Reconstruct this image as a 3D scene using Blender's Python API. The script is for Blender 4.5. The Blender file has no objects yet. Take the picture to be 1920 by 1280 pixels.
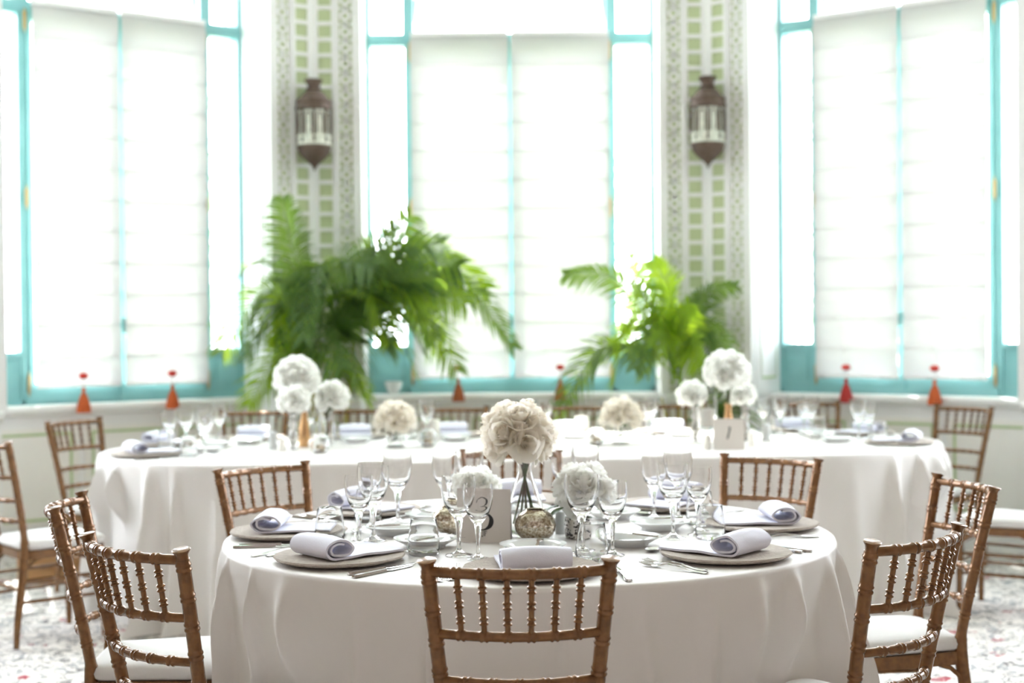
import bpy, math, random
from mathutils import Vector, Matrix, noise
random.seed(7)
PI = math.pi
SC = bpy.context.scene
COL = SC.collection
R_ = math.radians

# ------------------------------------------------------------------ camera, sky, sun, exposure
FPX = 2667.0
CAM_Z = 1.353
_p, _a = math.atan(29.8 / FPX), R_(0.5)
FW = Vector((0, math.cos(_p), -math.sin(_p)))
_r0 = Vector((1, 0, 0)); _u0 = _r0.cross(FW)
RT = _r0 * math.cos(_a) - _u0 * math.sin(_a)
UP = _r0 * math.sin(_a) + _u0 * math.cos(_a)
cam = bpy.data.objects.new('camera', bpy.data.cameras.new('camera'))
COL.objects.link(cam)
cam.data.sensor_width = 36.0
cam.data.lens = FPX * 36.0 / 1920.0
m = Matrix((RT, UP, -FW)).transposed().to_4x4(); m.translation = (0, 0, CAM_Z)
cam.matrix_world = m
cam.data.dof.use_dof = True
cam.data.dof.focus_distance = 3.3
cam.data.dof.aperture_fstop = 2.6
cam.data.clip_end = 200
SC.camera = cam

world = bpy.data.worlds.new('daylight_sky'); SC.world = world
world.use_nodes = True
wn = world.node_tree.nodes; wl = world.node_tree.links
bg = wn['Background']
tc = wn.new('ShaderNodeTexCoord'); sx = wn.new('ShaderNodeSeparateXYZ')
wl.new(tc.outputs['Generated'], sx.inputs[0])
mr = wn.new('ShaderNodeMapRange'); mr.inputs[1].default_value = -1.0; mr.inputs[2].default_value = 1.0
wl.new(sx.outputs[1], mr.inputs[0])
cr = wn.new('ShaderNodeValToRGB'); e = cr.color_ramp.elements      # dim room behind the camera, bright hazy garden ahead
e[0].position = 0.05; e[0].color = (0.023, 0.0195, 0.0175, 1)
e[1].position = 0.70; e[1].color = (0.965, 0.975, 1.06, 1)
for p_, c_ in ((0.26, (0.023, 0.0195, 0.0175)), (0.42, (0.345, 0.348, 0.38)), (0.55, (0.73, 0.738, 0.805))):
    q = e.new(p_); q.color = (*c_, 1)
wl.new(mr.outputs[0], cr.inputs[0]); wl.new(cr.outputs[0], bg.inputs[0])
bg.inputs[1].default_value = 9.0

sun = bpy.data.objects.new('sun', bpy.data.lights.new('sun', 'SUN')); COL.objects.link(sun)
sun.data.energy = 8.0; sun.data.angle = R_(0.6); sun.data.color = (1, 0.97, 0.93)
_sd = Vector((-0.19, 0.50, 0.84))      # towards the sun
sun.rotation_euler = _sd.to_track_quat('Z', 'Y').to_euler()
sun.location = (0.8, 14, 12)

SC.view_settings.view_transform = 'Standard'
SC.view_settings.look = 'None'
SC.view_settings.exposure = 1.18
SC.view_settings.gamma = 1.0
SC.view_settings.use_curve_mapping = False
cy = SC.cycles
cy.max_bounces = 14; cy.transparent_max_bounces = 16; cy.transmission_bounces = 12
cy.diffuse_bounces = 5; cy.glossy_bounces = 5
cy.caustics_refractive = True; cy.caustics_reflective = False
cy.blur_glossy = 1.0; cy.sample_clamp_indirect = 4.0
cy.use_denoising = True


def at(px, py, z):
    """point of the horizontal plane z seen at pixel (px, py)"""
    d = FW + RT * ((px - 960) / FPX) + UP * ((640 - py) / FPX)
    k = (z - CAM_Z) / d.z
    return Vector((d.x * k, d.y * k, z))


def atY(px, py, y):
    d = FW + RT * ((px - 960) / FPX) + UP * ((640 - py) / FPX)
    k = y / d.y
    return Vector((d.x * k, y, CAM_Z + d.z * k))


# ------------------------------------------------------------------ materials
def mat(name, col, rough=0.5, metal=0.0, spec=0.5, coat=0.0, bump=None, vary=None, sheen=0.0):
    m = bpy.data.materials.new(name); m.use_nodes = True
    nt = m.node_tree; b = nt.nodes['Principled BSDF']
    b.inputs['Base Color'].default_value = (*col, 1)
    b.inputs['Roughness'].default_value = rough
    b.inputs['Metallic'].default_value = metal
    b.inputs['Specular IOR Level'].default_value = spec
    b.inputs['Coat Weight'].default_value = coat
    b.inputs['Sheen Weight'].default_value = sheen
    t = nt.nodes.new('ShaderNodeTexCoord')
    if vary:                      # (scale, other colour, detail)
        n = nt.nodes.new('ShaderNodeTexNoise'); n.inputs['Scale'].default_value = vary[0]; n.inputs['Detail'].default_value = vary[2]
        nt.links.new(t.outputs['Object'], n.inputs['Vector'])
        r = nt.nodes.new('ShaderNodeMapRange'); r.inputs[1].default_value = 0.35; r.inputs[2].default_value = 0.65
        nt.links.new(n.outputs['Fac'], r.inputs[0])
        x = nt.nodes.new('ShaderNodeMix'); x.data_type = 'RGBA'
        x.inputs[6].default_value = (*col, 1); x.inputs[7].default_value = (*vary[1], 1)
        nt.links.new(r.outputs[0], x.inputs[0]); nt.links.new(x.outputs[2], b.inputs['Base Color'])
    if bump:                      # (scale, strength)
        n = nt.nodes.new('ShaderNodeTexNoise'); n.inputs['Scale'].default_value = bump[0]; n.inputs['Detail'].default_value = 4
        nt.links.new(t.outputs['Object'], n.inputs['Vector'])
        bp = nt.nodes.new('ShaderNodeBump'); bp.inputs['Strength'].default_value = bump[1]; bp.inputs['Distance'].default_value = 0.01
        nt.links.new(n.outputs['Fac'], bp.inputs['Height']); nt.links.new(bp.outputs[0], b.inputs['Normal'])
    return m


def thin_mat(name, col, trans, mix, rough=0.6, vary=None):
    """cloth, petals and leaves that let light through"""
    m = mat(name, col, rough, spec=0.3, vary=vary)
    nt = m.node_tree; b = nt.nodes['Principled BSDF']; o = nt.nodes['Material Output']
    t = nt.nodes.new('ShaderNodeBsdfTranslucent'); t.inputs[0].default_value = (*trans, 1)
    x = nt.nodes.new('ShaderNodeMixShader'); x.inputs[0].default_value = mix
    nt.links.new(b.outputs[0], x.inputs[1]); nt.links.new(t.outputs[0], x.inputs[2]); nt.links.new(x.outputs[0], o.inputs[0])
    return m


def glass_mat(name, col=(1, 1, 1), ior=1.48, rough=0.0):
    m = bpy.data.materials.new(name); m.use_nodes = True
    nt = m.node_tree; nt.nodes.remove(nt.nodes['Principled BSDF'])
    g = nt.nodes.new('ShaderNodeBsdfGlass'); g.inputs['Color'].default_value = (*col, 1)
    g.inputs['IOR'].default_value = ior; g.inputs['Roughness'].default_value = rough
    nt.links.new(g.outputs[0], nt.nodes['Material Output'].inputs[0])
    return m


def pane_mat(name):
    m = bpy.data.materials.new(name); m.use_nodes = True
    nt = m.node_tree; nt.nodes.remove(nt.nodes['Principled BSDF'])
    t = nt.nodes.new('ShaderNodeBsdfTransparent'); t.inputs[0].default_value = (0.97, 0.985, 0.98, 1)
    g = nt.nodes.new('ShaderNodeBsdfGlossy'); g.inputs['Roughness'].default_value = 0.02
    lw = nt.nodes.new('ShaderNodeLayerWeight'); lw.inputs[0].default_value = 0.5
    pw = nt.nodes.new('ShaderNodeMath'); pw.operation = 'POWER'; pw.inputs[1].default_value = 5.0; nt.links.new(lw.outputs['Facing'], pw.inputs[0])
    f = nt.nodes.new('ShaderNodeMath'); f.operation = 'MULTIPLY_ADD'; f.inputs[1].default_value = 0.85; f.inputs[2].default_value = 0.03; nt.links.new(pw.outputs[0], f.inputs[0])
    x = nt.nodes.new('ShaderNodeMixShader')
    nt.links.new(f.outputs[0], x.inputs[0]); nt.links.new(t.outputs[0], x.inputs[1]); nt.links.new(g.outputs[0], x.inputs[2])
    nt.links.new(x.outputs[0], nt.nodes['Material Output'].inputs[0])
    return m


M = {}
M['wood'] = mat('gold_lacquered_wood', (0.235, 0.108, 0.036), 0.27, 0.4, 0.5, 0.35, vary=(45, (0.165, 0.074, 0.025), 3))
M['cushion'] = mat('ivory_seat_cloth', (0.79, 0.78, 0.77), 0.75, sheen=0.1, bump=(300, 0.05))
M['cloth'] = mat('greige_satin_cloth', (0.80, 0.775, 0.75), 0.45, spec=0.4, sheen=0.1, bump=(9, 0.06))
M['napkin'] = mat('lilac_white_linen', (0.79, 0.795, 0.90), 0.8, sheen=0.1, bump=(260, 0.06))
M['felt'] = mat('grey_felt', (0.53, 0.48, 0.43), 0.95, spec=0.1, bump=(120, 0.5), vary=(60, (0.45, 0.40, 0.36), 4))
M['porcelain'] = mat('white_porcelain', (0.80, 0.82, 0.82), 0.12, spec=0.6)
M['silver'] = mat('polished_cutlery_steel', (0.62, 0.61, 0.59), 0.14, 1.0)
M['glass'] = glass_mat('clear_glass')
M['vaseglass'] = glass_mat('clear_vase_glass', (1.0, 1.0, 1.0))
M['pane'] = pane_mat('window_pane_glass')
M['teal'] = mat('teal_painted_wood', (0.22, 0.48, 0.49), 0.4, vary=(6, (0.25, 0.52, 0.53), 2))
M['white'] = mat('white_painted_wood', (0.86, 0.85, 0.845), 0.55)
M['cream'] = mat('cream_painted_panel', (0.87, 0.84, 0.80), 0.6)
M['greenback'] = mat('sage_green_paint', (0.50, 0.57, 0.33), 0.7)
M['greenline'] = mat('sage_green_line', (0.42, 0.52, 0.27), 0.6)
M['plaster'] = mat('white_plaster', (0.85, 0.84, 0.82), 0.8)
M['darkwall'] = mat('bounce_cutting_dark_wall', (0.30, 0.25, 0.20), 0.6)  # dark tone invented for the unseen side walls, to cut bounced light
M['stepwood'] = mat('honey_wood', (0.50, 0.27, 0.11), 0.5, vary=(5, (0.42, 0.21, 0.08), 3))
M['brass'] = mat('aged_brass', (0.50, 0.34, 0.15), 0.35, 0.8)
M['bronze'] = mat('aged_bronze_filigree', (0.16, 0.11, 0.085), 0.5, 0.55, bump=(90, 0.8), vary=(80, (0.09, 0.06, 0.048), 3))
M['lanternglass'] = mat('frosted_lantern_glass', (0.62, 0.64, 0.56), 0.25, vary=(30, (0.80, 0.80, 0.70), 2))
M['blind'] = thin_mat('ivory_blind_cloth', (0.86, 0.84, 0.82), (0.17, 0.167, 0.163), 0.40)
M['leaf'] = thin_mat('palm_leaf', (0.11, 0.19, 0.07), (0.34, 0.50, 0.06), 0.40, 0.4, vary=(9, (0.06, 0.115, 0.05), 2))
M['leaf_light'] = thin_mat('young_palm_leaf', (0.20, 0.31, 0.05), (0.50, 0.70, 0.03), 0.5, 0.4)
M['stalk'] = mat('palm_stalk', (0.38, 0.34, 0.08), 0.45)
M['pot'] = mat('terracotta_pot', (0.62, 0.55, 0.46), 0.7)
M['petal'] = thin_mat('cream_rose_petal', (0.95, 0.91, 0.84), (0.97, 0.93, 0.85), 0.46)
M['petalw'] = thin_mat('white_petal', (0.95, 0.945, 0.92), (0.98, 0.98, 0.95), 0.54)
M['stem'] = mat('flower_stem', (0.06, 0.13, 0.035), 0.4, vary=(40, (0.10, 0.06, 0.04), 2))
M['roseleaf'] = mat('rose_leaf', (0.045, 0.10, 0.02), 0.3)
M['card'] = mat('cream_card', (0.70, 0.655, 0.61), 0.7)
M['ink'] = mat('black_ink', (0.012, 0.012, 0.014), 0.4)
M['wax'] = mat('ivory_wax', (0.84, 0.81, 0.75), 0.5)
M['tan'] = mat('tan_wax', (0.50, 0.38, 0.24), 0.6)
M['gold'] = mat('copper_gold_glaze', (0.62, 0.36, 0.17), 0.25, 0.75)
M['mosaic'] = mat('silver_mosaic', (0.72, 0.70, 0.66), 0.25, 0.6)
M['ceramic'] = mat('grey_white_ceramic', (0.66, 0.68, 0.68), 0.25)
M['rope'] = mat('pale_cord', (0.75, 0.70, 0.66), 0.6)
M['orange'] = mat('orange_tassel_silk', (0.62, 0.115, 0.012), 0.6, vary=(90, (0.42, 0.06, 0.01), 2))
M['rust'] = mat('rust_tassel_silk', (0.42, 0.11, 0.02), 0.6, vary=(90, (0.28, 0.05, 0.015), 2))
M['red'] = mat('crimson_silk', (0.42, 0.015, 0.012), 0.5)
M['bead'] = mat('red_bead', (0.68, 0.04, 0.025), 0.35)
M['bark'] = mat('tree_bark', (0.30, 0.25, 0.2), 0.9)
M['treeleaf'] = thin_mat('garden_leaf', (0.42, 0.52, 0.30), (0.6, 0.72, 0.4), 0.45)
M['grass'] = mat('sunlit_lawn', (0.45, 0.52, 0.33), 0.9)

# mercury glass
m = mat('mercury_glass', (0.55, 0.48, 0.36), 0.1, 0.92); M['mercury'] = m
nt = m.node_tree; b = nt.nodes['Principled BSDF']; t = nt.nodes.new('ShaderNodeTexCoord')
n = nt.nodes.new('ShaderNodeTexNoise'); n.inputs['Scale'].default_value = 160; n.inputs['Detail'].default_value = 6
nt.links.new(t.outputs['Object'], n.inputs['Vector'])
cr = nt.nodes.new('ShaderNodeValToRGB'); cr.color_ramp.elements[0].position = 0.38; cr.color_ramp.elements[1].position = 0.62
cr.color_ramp.elements[0].color = (0.30, 0.23, 0.15, 1); cr.color_ramp.elements[1].color = (0.74, 0.69, 0.58, 1)
nt.links.new(n.outputs['Fac'], cr.inputs[0]); nt.links.new(cr.outputs[0], b.inputs['Base Color'])
bp = nt.nodes.new('ShaderNodeBump'); bp.inputs['Strength'].default_value = 0.12; bp.inputs['Distance'].default_value = 0.001
nt.links.new(n.outputs['Fac'], bp.inputs['Height']); nt.links.new(bp.outputs[0], b.inputs['Normal'])
# speckled mosaic
m = M['mosaic']; nt = m.node_tree; b = nt.nodes['Principled BSDF']; t = nt.nodes.new('ShaderNodeTexCoord')
v = nt.nodes.new('ShaderNodeTexVoronoi'); v.inputs['Scale'].default_value = 190; nt.links.new(t.outputs['Object'], v.inputs['Vector'])
cr = nt.nodes.new('ShaderNodeValToRGB'); cr.color_ramp.interpolation = 'CONSTANT'
cr.color_ramp.elements[0].color = (0.05, 0.05, 0.05, 1); cr.color_ramp.elements[1].color = (0.8, 0.78, 0.74, 1); cr.color_ramp.elements[1].position = 0.36
sp = nt.nodes.new('ShaderNodeSeparateColor'); nt.links.new(v.outputs['Color'], sp.inputs[0]); nt.links.new(sp.outputs[0], cr.inputs[0])
nt.links.new(cr.outputs[0], b.inputs['Base Color'])

# carpet
m = bpy.data.materials.new('patterned_carpet'); m.use_nodes = True; M['carpet'] = m
nt = m.node_tree; N = nt.nodes; L = nt.links; b = N['Principled BSDF']; b.inputs['Roughness'].default_value = 0.95; b.inputs['Specular IOR Level'].default_value = 0.1
t = N.new('ShaderNodeTexCoord')
wz = N.new('ShaderNodeTexNoise'); wz.inputs['Scale'].default_value = 6; wz.inputs['Detail'].default_value = 6; L.new(t.outputs['Object'], wz.inputs['Vector'])
ad = N.new('ShaderNodeVectorMath'); ad.operation = 'MULTIPLY_ADD'; ad.inputs[1].default_value = (0.32, 0.32, 0.0)
L.new(wz.outputs['Color'], ad.inputs[0]); L.new(t.outputs['Object'], ad.inputs[2])


def carpet_layer(prev, scale, thr, col, mask_scale, mask_lo):
    v = N.new('ShaderNodeTexVoronoi'); v.feature = 'DISTANCE_TO_EDGE'; v.inputs['Scale'].default_value = scale; L.new(ad.outputs[0], v.inputs['Vector'])
    lt = N.new('ShaderNodeMath'); lt.operation = 'LESS_THAN'; lt.inputs[1].default_value = thr; L.new(v.outputs['Distance'], lt.inputs[0])
    k = N.new('ShaderNodeTexNoise'); k.inputs['Scale'].default_value = mask_scale; k.inputs['Detail'].default_value = 2; L.new(t.outputs['Object'], k.inputs['Vector'])
    g = N.new('ShaderNodeMath'); g.operation = 'GREATER_THAN'; g.inputs[1].default_value = mask_lo; L.new(k.outputs['Fac'], g.inputs[0])
    mu = N.new('ShaderNodeMath'); mu.operation = 'MULTIPLY'; L.new(lt.outputs[0], mu.inputs[0]); L.new(g.outputs[0], mu.inputs[1])
    x = N.new('ShaderNodeMix'); x.data_type = 'RGBA'; x.inputs[7].default_value = (*col, 1); L.new(mu.outputs[0], x.inputs[0])
    if prev is None: x.inputs[6].default_value = (0.78, 0.745, 0.70, 1)
    else: L.new(prev, x.inputs[6])
    return x.outputs[2]


o = carpet_layer(None, 15, 0.04, (0.40, 0.375, 0.35), 9, 0.44)
o = carpet_layer(o, 23, 0.055, (0.14, 0.13, 0.135), 13, 0.50)
o = carpet_layer(o, 9, 0.035, (0.36, 0.36, 0.37), 5, 0.42)
o = carpet_layer(o, 24, 0.12, (0.36, 0.09, 0.11), 7, 0.655)
L.new(o, b.inputs['Base Color'])


# ------------------------------------------------------------------ mesh helpers
class MB:
    def __init__(s, xf=None): s.v = []; s.f = []; s.xf = xf

    def add(s, vs, fs):
        k = len(s.v)
        s.v += [Vector(p) for p in vs]; s.f += [tuple(i + k for i in q) for q in fs]

    def box(s, x0, x1, y0, y1, z0, z1):
        s.add([(x0, y0, z0), (x1, y0, z0), (x1, y1, z0), (x0, y1, z0), (x0, y0, z1), (x1, y0, z1), (x1, y1, z1), (x0, y1, z1)],
              [(0, 3, 2, 1), (4, 5, 6, 7), (0, 1, 5, 4), (1, 2, 6, 5), (2, 3, 7, 6), (3, 0, 4, 7)])

    def lathe(s, prof, n=24, c=(0, 0, 0), rip=None):
        c = Vector(c); vs = []; fs = []; rows = []
        for r, z in prof:
            if r < 1e-6: rows.append([len(vs)]); vs.append(c + Vector((0, 0, z)))
            else:
                rows.append(list(range(len(vs), len(vs) + n)))
                for i in range(n):
                    a = 2 * PI * i / n; q = r * (rip(a, z) if rip else 1)
                    vs.append(c + Vector((q * math.cos(a), q * math.sin(a), z)))
        for A, B in zip(rows, rows[1:]):
            for i in range(n):
                j = (i + 1) % n
                if len(A) == 1 and len(B) == 1: break
                if len(A) == 1: fs.append((A[0], B[j], B[i]))
                elif len(B) == 1: fs.append((A[i], A[j], B[0]))
                else: fs.append((A[i], A[j], B[j], B[i]))
        s.add(vs, fs)

    def tube(s, pts, rad, n=8, cap=True):
        pts = [Vector(p) for p in pts]
        if not hasattr(rad, '__len__'): rad = [rad] * len(pts)
        T = [(pts[min(i + 1, len(pts) - 1)] - pts[max(i - 1, 0)]).normalized() for i in range(len(pts))]
        nrm = T[0].orthogonal().normalized(); vs = []; fs = []
        for i, p in enumerate(pts):
            nrm = (nrm - T[i] * nrm.dot(T[i])).normalized(); bn = T[i].cross(nrm)
            for k in range(n):
                a = 2 * PI * k / n
                vs.append(p + (nrm * math.cos(a) + bn * math.sin(a)) * rad[i])
        for i in range(len(pts) - 1):
            for k in range(n):
                j = (k + 1) % n
                fs.append((i * n + k, i * n + j, (i + 1) * n + j, (i + 1) * n + k))
        if cap:
            fs.append(tuple(range(n))[::-1]); fs.append(tuple((len(pts) - 1) * n + k for k in range(n)))
        s.add(vs, fs)

    def grid(s, fn, nu, nv):
        vs = [fn(i / nu, j / nv) for j in range(nv + 1) for i in range(nu + 1)]
        w = nu + 1
        s.add(vs, [(j * w + i, j * w + i + 1, (j + 1) * w + i + 1, (j + 1) * w + i) for j in range(nv) for i in range(nu)])

    def prism(s, poly, h0, h1, fn=None):
        """polygon in (x, y) from z = h0 to h1; fn maps the local point"""
        n = len(poly); fn = fn or (lambda x, y, z: (x, y, z))
        s.add([fn(x, y, h0) for x, y in poly] + [fn(x, y, h1) for x, y in poly],
              [tuple(range(n))[::-1], tuple(range(n, 2 * n))] + [(i, (i + 1) % n, n + (i + 1) % n, n + i) for i in range(n)])

    def mesh(s, name, ma, ang=40, doubles=0.0):
        me = bpy.data.meshes.new(name)
        vs = [tuple(s.xf(p)) for p in s.v] if s.xf else [tuple(p) for p in s.v]
        me.from_pydata(vs, [], s.f)
        if doubles:
            import bmesh
            bm = bmesh.new(); bm.from_mesh(me); bmesh.ops.remove_doubles(bm, verts=bm.verts, dist=doubles); bm.to_mesh(me); bm.free()
        me.materials.append(ma)
        if ang: me.shade_smooth(); me.set_sharp_from_angle(angle=R_(ang))
        me.update()
        return me

    def build(s, name, ma, parent=None, ang=40, doubles=0.0):
        o = bpy.data.objects.new(name, s.mesh(name, ma, ang, doubles)); COL.objects.link(o)
        if parent: o.parent = parent
        return o


def thing(name, label, cat, loc=(0, 0, 0), rz=0, group=None):
    o = bpy.data.objects.new(name, None); COL.objects.link(o); o.empty_display_size = 0.05
    o.location = loc; o.rotation_euler = (0, 0, rz)
    return tag(o, label, cat, group)


def tag(o, label, cat, group=None):
    o['label'] = label; o['category'] = cat
    if group: o['group'] = group
    return o


def dup(o, parent=None):
    c = o.copy(); COL.objects.link(c)
    if parent: c.parent = parent
    for ch in o.children: dup(ch, c)
    return c


def struct(o): o['kind'] = 'structure'; return o


def spline(P, n=6):
    P = [Vector(p) for p in P]; out = []
    for i in range(len(P) - 1):
        a, b_, c, d = P[max(i - 1, 0)], P[i], P[i + 1], P[min(i + 2, len(P) - 1)]
        for k in range(n):
            t = k / n
            out.append(0.5 * ((2 * b_) + (c - a) * t + (2 * a - 5 * b_ + 4 * c - d) * t * t + (3 * b_ - a - 3 * c + d) * t ** 3))
    out.append(P[-1]); return out


def smooth(x, a, b_):
    t = min(1, max(0, (x - a) / (b_ - a))); return t * t * (3 - 2 * t)


# ------------------------------------------------------------------ the room: three window bays
FLOOR_Z = 0.0
YF = 9.15                     # wall face of the middle bay
REC = 0.45                    # depth of the window recess
CX = 1.259                    # wall corners at +-CX
TOP = 5.7
ANG = R_(36)
mb = MB(); mb.box(-6.5, 6.5, -4, 10.2, -0.1, 0); struct(mb.build('floor', M['carpet'], ang=0))
mb = MB(); mb.box(-5.2, 5.2, -2.0, 10.2, TOP, TOP + 0.15); struct(mb.build('ceiling', M['plaster'], ang=0))
mb = MB(); mb.box(-30, 30, 10.4, 45, -0.4, -0.3); o = mb.build('lawn', M['grass'], ang=0); struct(o)

bays = []


def bay(side, start, t, n, w1, W, mull, idx, blinds=True):
    t = Vector((*t, 0)); n = Vector((*n, 0)); st = Vector((*start, 0))
    xf = lambda p: st + t * p.x + n * p.y + Vector((0, 0, p.z))
    E0, E1 = w1, w1 + W
    B = lambda: MB(xf)
    # masonry: two piers, the breast under the window and the lintel
    mb = B()
    mb.box(0, E0, 0, 0.7, 0, TOP); mb.box(E1, E1 + w1, 0, 0.7, 0, TOP)
    mb.box(E0, E1, REC - 0.13, 0.7, 0, 0.9); mb.box(E0, E1, REC, 0.7, 5.1, TOP)
    struct(mb.build('wall_' + side, M['white'], ang=0))
    # sill
    mb = B()
    for a, b_, w0, zz in ((E0, E1, REC - 0.17, 0.905), (-0.02, E0, -0.045, 0.9), (E1, E1 + w1 + 0.02, -0.045, 0.9)):
        w2 = REC if w0 > 0 else 0.0
        pr = [(w2, zz), (w0, zz), (w0 - 0.012, zz - 0.012), (w0 - 0.012, zz - 0.035), (w0 + 0.006, zz - 0.05), (w0 + 0.03, zz - 0.07), (w2, zz - 0.07)]
        mb.prism(pr, a, b_, lambda x, y, z: (z, x, y))
    sill = struct(mb.build('trim_%d' % (idx * 10 + 1), M['white'], ang=30))
    # wainscot boards with sage-green lines
    mb = B(); g = B()

    def panel(a, b_, w, z0, z1):
        mb.box(a + 0.02, b_ - 0.02, w - 0.012, w, z0 - 0.03, z1 + 0.03)
        for (c, d, e, f) in ((a + 0.06, a + 0.075, z0, z1), (b_ - 0.075, b_ - 0.06, z0, z1), (a + 0.075, b_ - 0.075, z0, z0 + 0.015), (a + 0.075, b_ - 0.075, z1 - 0.015, z1)):
            g.box(c, d, w - 0.017, w - 0.012, e, f)
    k = 3
    for i in range(k): panel(E0 + W * i / k, E0 + W * (i + 1) / k, REC - 0.13, 0.22, 0.74)
    panel(0, E0, 0, 0.22, 0.74); panel(E1, E1 + w1, 0, 0.22, 0.74)
    o = struct(mb.build('trim_%d' % (idx * 10 + 2), M['cream'], ang=0)); g.build('line_moulding', M['greenline'], o, ang=0)
    mb = B(); mb.box(E0, E1, REC - 0.155, REC - 0.13, 0, 0.14); mb.box(0, E0, -0.025, 0, 0, 0.14); mb.box(E1, E1 + w1, -0.025, 0, 0, 0.14)
    struct(mb.build('baseboard_' + side, M['white'], ang=0))
    # panelled reveals of the recess
    mb = B(); g = B()
    for e, sgn in ((E0, 1), (E1, -1)):
        def rb(u0, u1, w0, w1_, z0, z1, q=mb):
            q.box(min(e + sgn * u0, e + sgn * u1), max(e + sgn * u0, e + sgn * u1), w0, w1_, z0, z1)
        rb(0, 0.012, 0.0, REC, 0.9, 5.1)
        rb(-0.03, 0.022, -0.03, 0.03, 0.9, 5.1); rb(0.012, 0.02, 0.05, 0.07, 0.9, 5.1)
        for z0, z1 in ((1.0, 2.26), (2.34, 3.02), (3.1, 4.9)):
            for (a, b_, c, d) in ((0.12, 0.135, z0, z1), (0.335, 0.35, z0, z1), (0.135, 0.335, z0, z0 + 0.015), (0.135, 0.335, z1 - 0.015, z1)):
                rb(0.012, 0.018, a, b_, c, d); rb(0.018, 0.0185, a + 0.004, b_ - 0.004, c, d, g)
    o = struct(mb.build('trim_%d' % (idx * 10 + 3), M['white'], ang=0)); g.build('line_moulding', M['greenline'], o, ang=0)
    # trellis-work on both piers
    for q, (e, sgn) in enumerate(((E0, -1), (E1, 1))):
        X = lambda d: e + sgn * d
        def bx(q_, a, b_, w0, w1_, z0, z1): q_.box(min(X(a), X(b_)), max(X(a), X(b_)), w0, w1_, z0, z1)
        back = B(); bx(back, 0.028, w1 - 0.004, -0.004, 0.0, 0.93, TOP)
        o = struct(back.build('trim_%d' % (idx * 10 + 4 + q), M['greenback'], ang=0))
        lt = B()
        D = -0.014
        for a, b_ in ((0.028, 0.036), (0.118, 0.136), (0.152, 0.168), (0.252, w1 - 0.003)): bx(lt, a, b_, D, -0.004, 0.93, TOP)
        bx(lt, 0.136, 0.152, D - 0.012, -0.004, 0.93, TOP)
        z = 0.95
        while z < TOP - 0.12:
            bx(lt, 0.168, 0.252, D, -0.004, z, z + 0.025)
            c = 0.077; zc = z + 0.06
            n_ = 16; vs = []
            for i in range(n_):
                a = 2 * PI * i / n_
                for rr, ww in ((0.036, D), (0.017, D), (0.036, -0.004), (0.017, -0.004)):
                    vs.append((X(c + rr * math.cos(a)), ww, zc + rr * 1.0 * math.sin(a)))
            fs = []
            for i in range(n_):
                j = (i + 1) % n_
                fs += [(4 * i, 4 * j, 4 * j + 1, 4 * i + 1), (4 * i, 4 * i + 2, 4 * j + 2, 4 * j), (4 * i + 1, 4 * j + 1, 4 * j + 3, 4 * i + 3)]
            lt.add(vs, fs)
            bx(lt, 0.036, 0.118, D, -0.004, z, z + 0.013)
            bx(lt, c - 0.008, c + 0.008, D, -0.004, z - 0.012, z + 0.024)
            z += 0.1016
        lt.build('trellis', M['white'], o, ang=0)
    # the teal window
    win = bpy.data.objects.new('window_%d' % idx, None); COL.objects.link(win); struct(win)
    fr = B(); a, b_ = E0 + 0.012, E1 - 0.012
    m0, m1, c = E0 + mull, E1 - mull, (E0 + E1) / 2
    w0, w3 = REC - 0.04, REC + 0.06
    zT0, zT1 = 3.235, 3.31
    fr.box(a, a + 0.026, w0, w3, 0.905, 5.1); fr.box(b_ - 0.026, b_, w0, w3, 0.905, 5.1)
    for mm in (m0, m1):
        fr.box(mm - 0.025, mm + 0.025, w0, w3, 0.905, zT1); fr.box(mm - 0.036, mm + 0.036, w0 - 0.01, w3, zT1, 5.1)
    fr.box(a, b_, w0 - 0.006, w3, zT0, zT1); fr.box(a, b_, w0 - 0.015, w3, zT0 + 0.02, zT0 + 0.035)
    fr.box(a, b_, w0, w3, 0.905, 0.93); fr.box(m0, m1, w0 - 0.012, w3, 0.905, 0.955); fr.box(m0, m1, w0 - 0.02, w0 - 0.012, 0.93, 0.945)
    fr.box(a, b_, w0, w3, 5.05, 5.1)
    for u0, u1 in ((a, m0), (m1, b_)):
        fr.box(u0, u1, w0 + 0.01, w3, 0.93, 1.19); fr.box(u0, u1, w0 - 0.008, w3, 1.19, 1.22); fr.box(u0 + 0.06, u1 - 0.06, w0 + 0.002, w3, 0.99, 1.15)
    fr.build('frame', M['teal'], win, ang=0)
    for u0, u1 in ((m0 + 0.025, c - 0.002), (c + 0.002, m1 - 0.025)):        # casements
        cs = B(); s0 = w0 - 0.012
        for (p, q, r, s_) in ((u0, u0 + 0.03, 0.955, 3.235), (u1 - 0.03, u1, 0.955, 3.235), (u0 + 0.03, u1 - 0.03, 0.955, 1.03), (u0 + 0.03, u1 - 0.03, 3.2, 3.235)): cs.box(p, q, s0, w3 - 0.01, r, s_)
        co = cs.build('casement', M['teal'], win, ang=0)
        p = B(); p.box(u0 + 0.03, u1 - 0.03, REC + 0.02, REC + 0.025, 1.03, 3.2); p.build('pane', M['pane'], co, ang=0)
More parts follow.
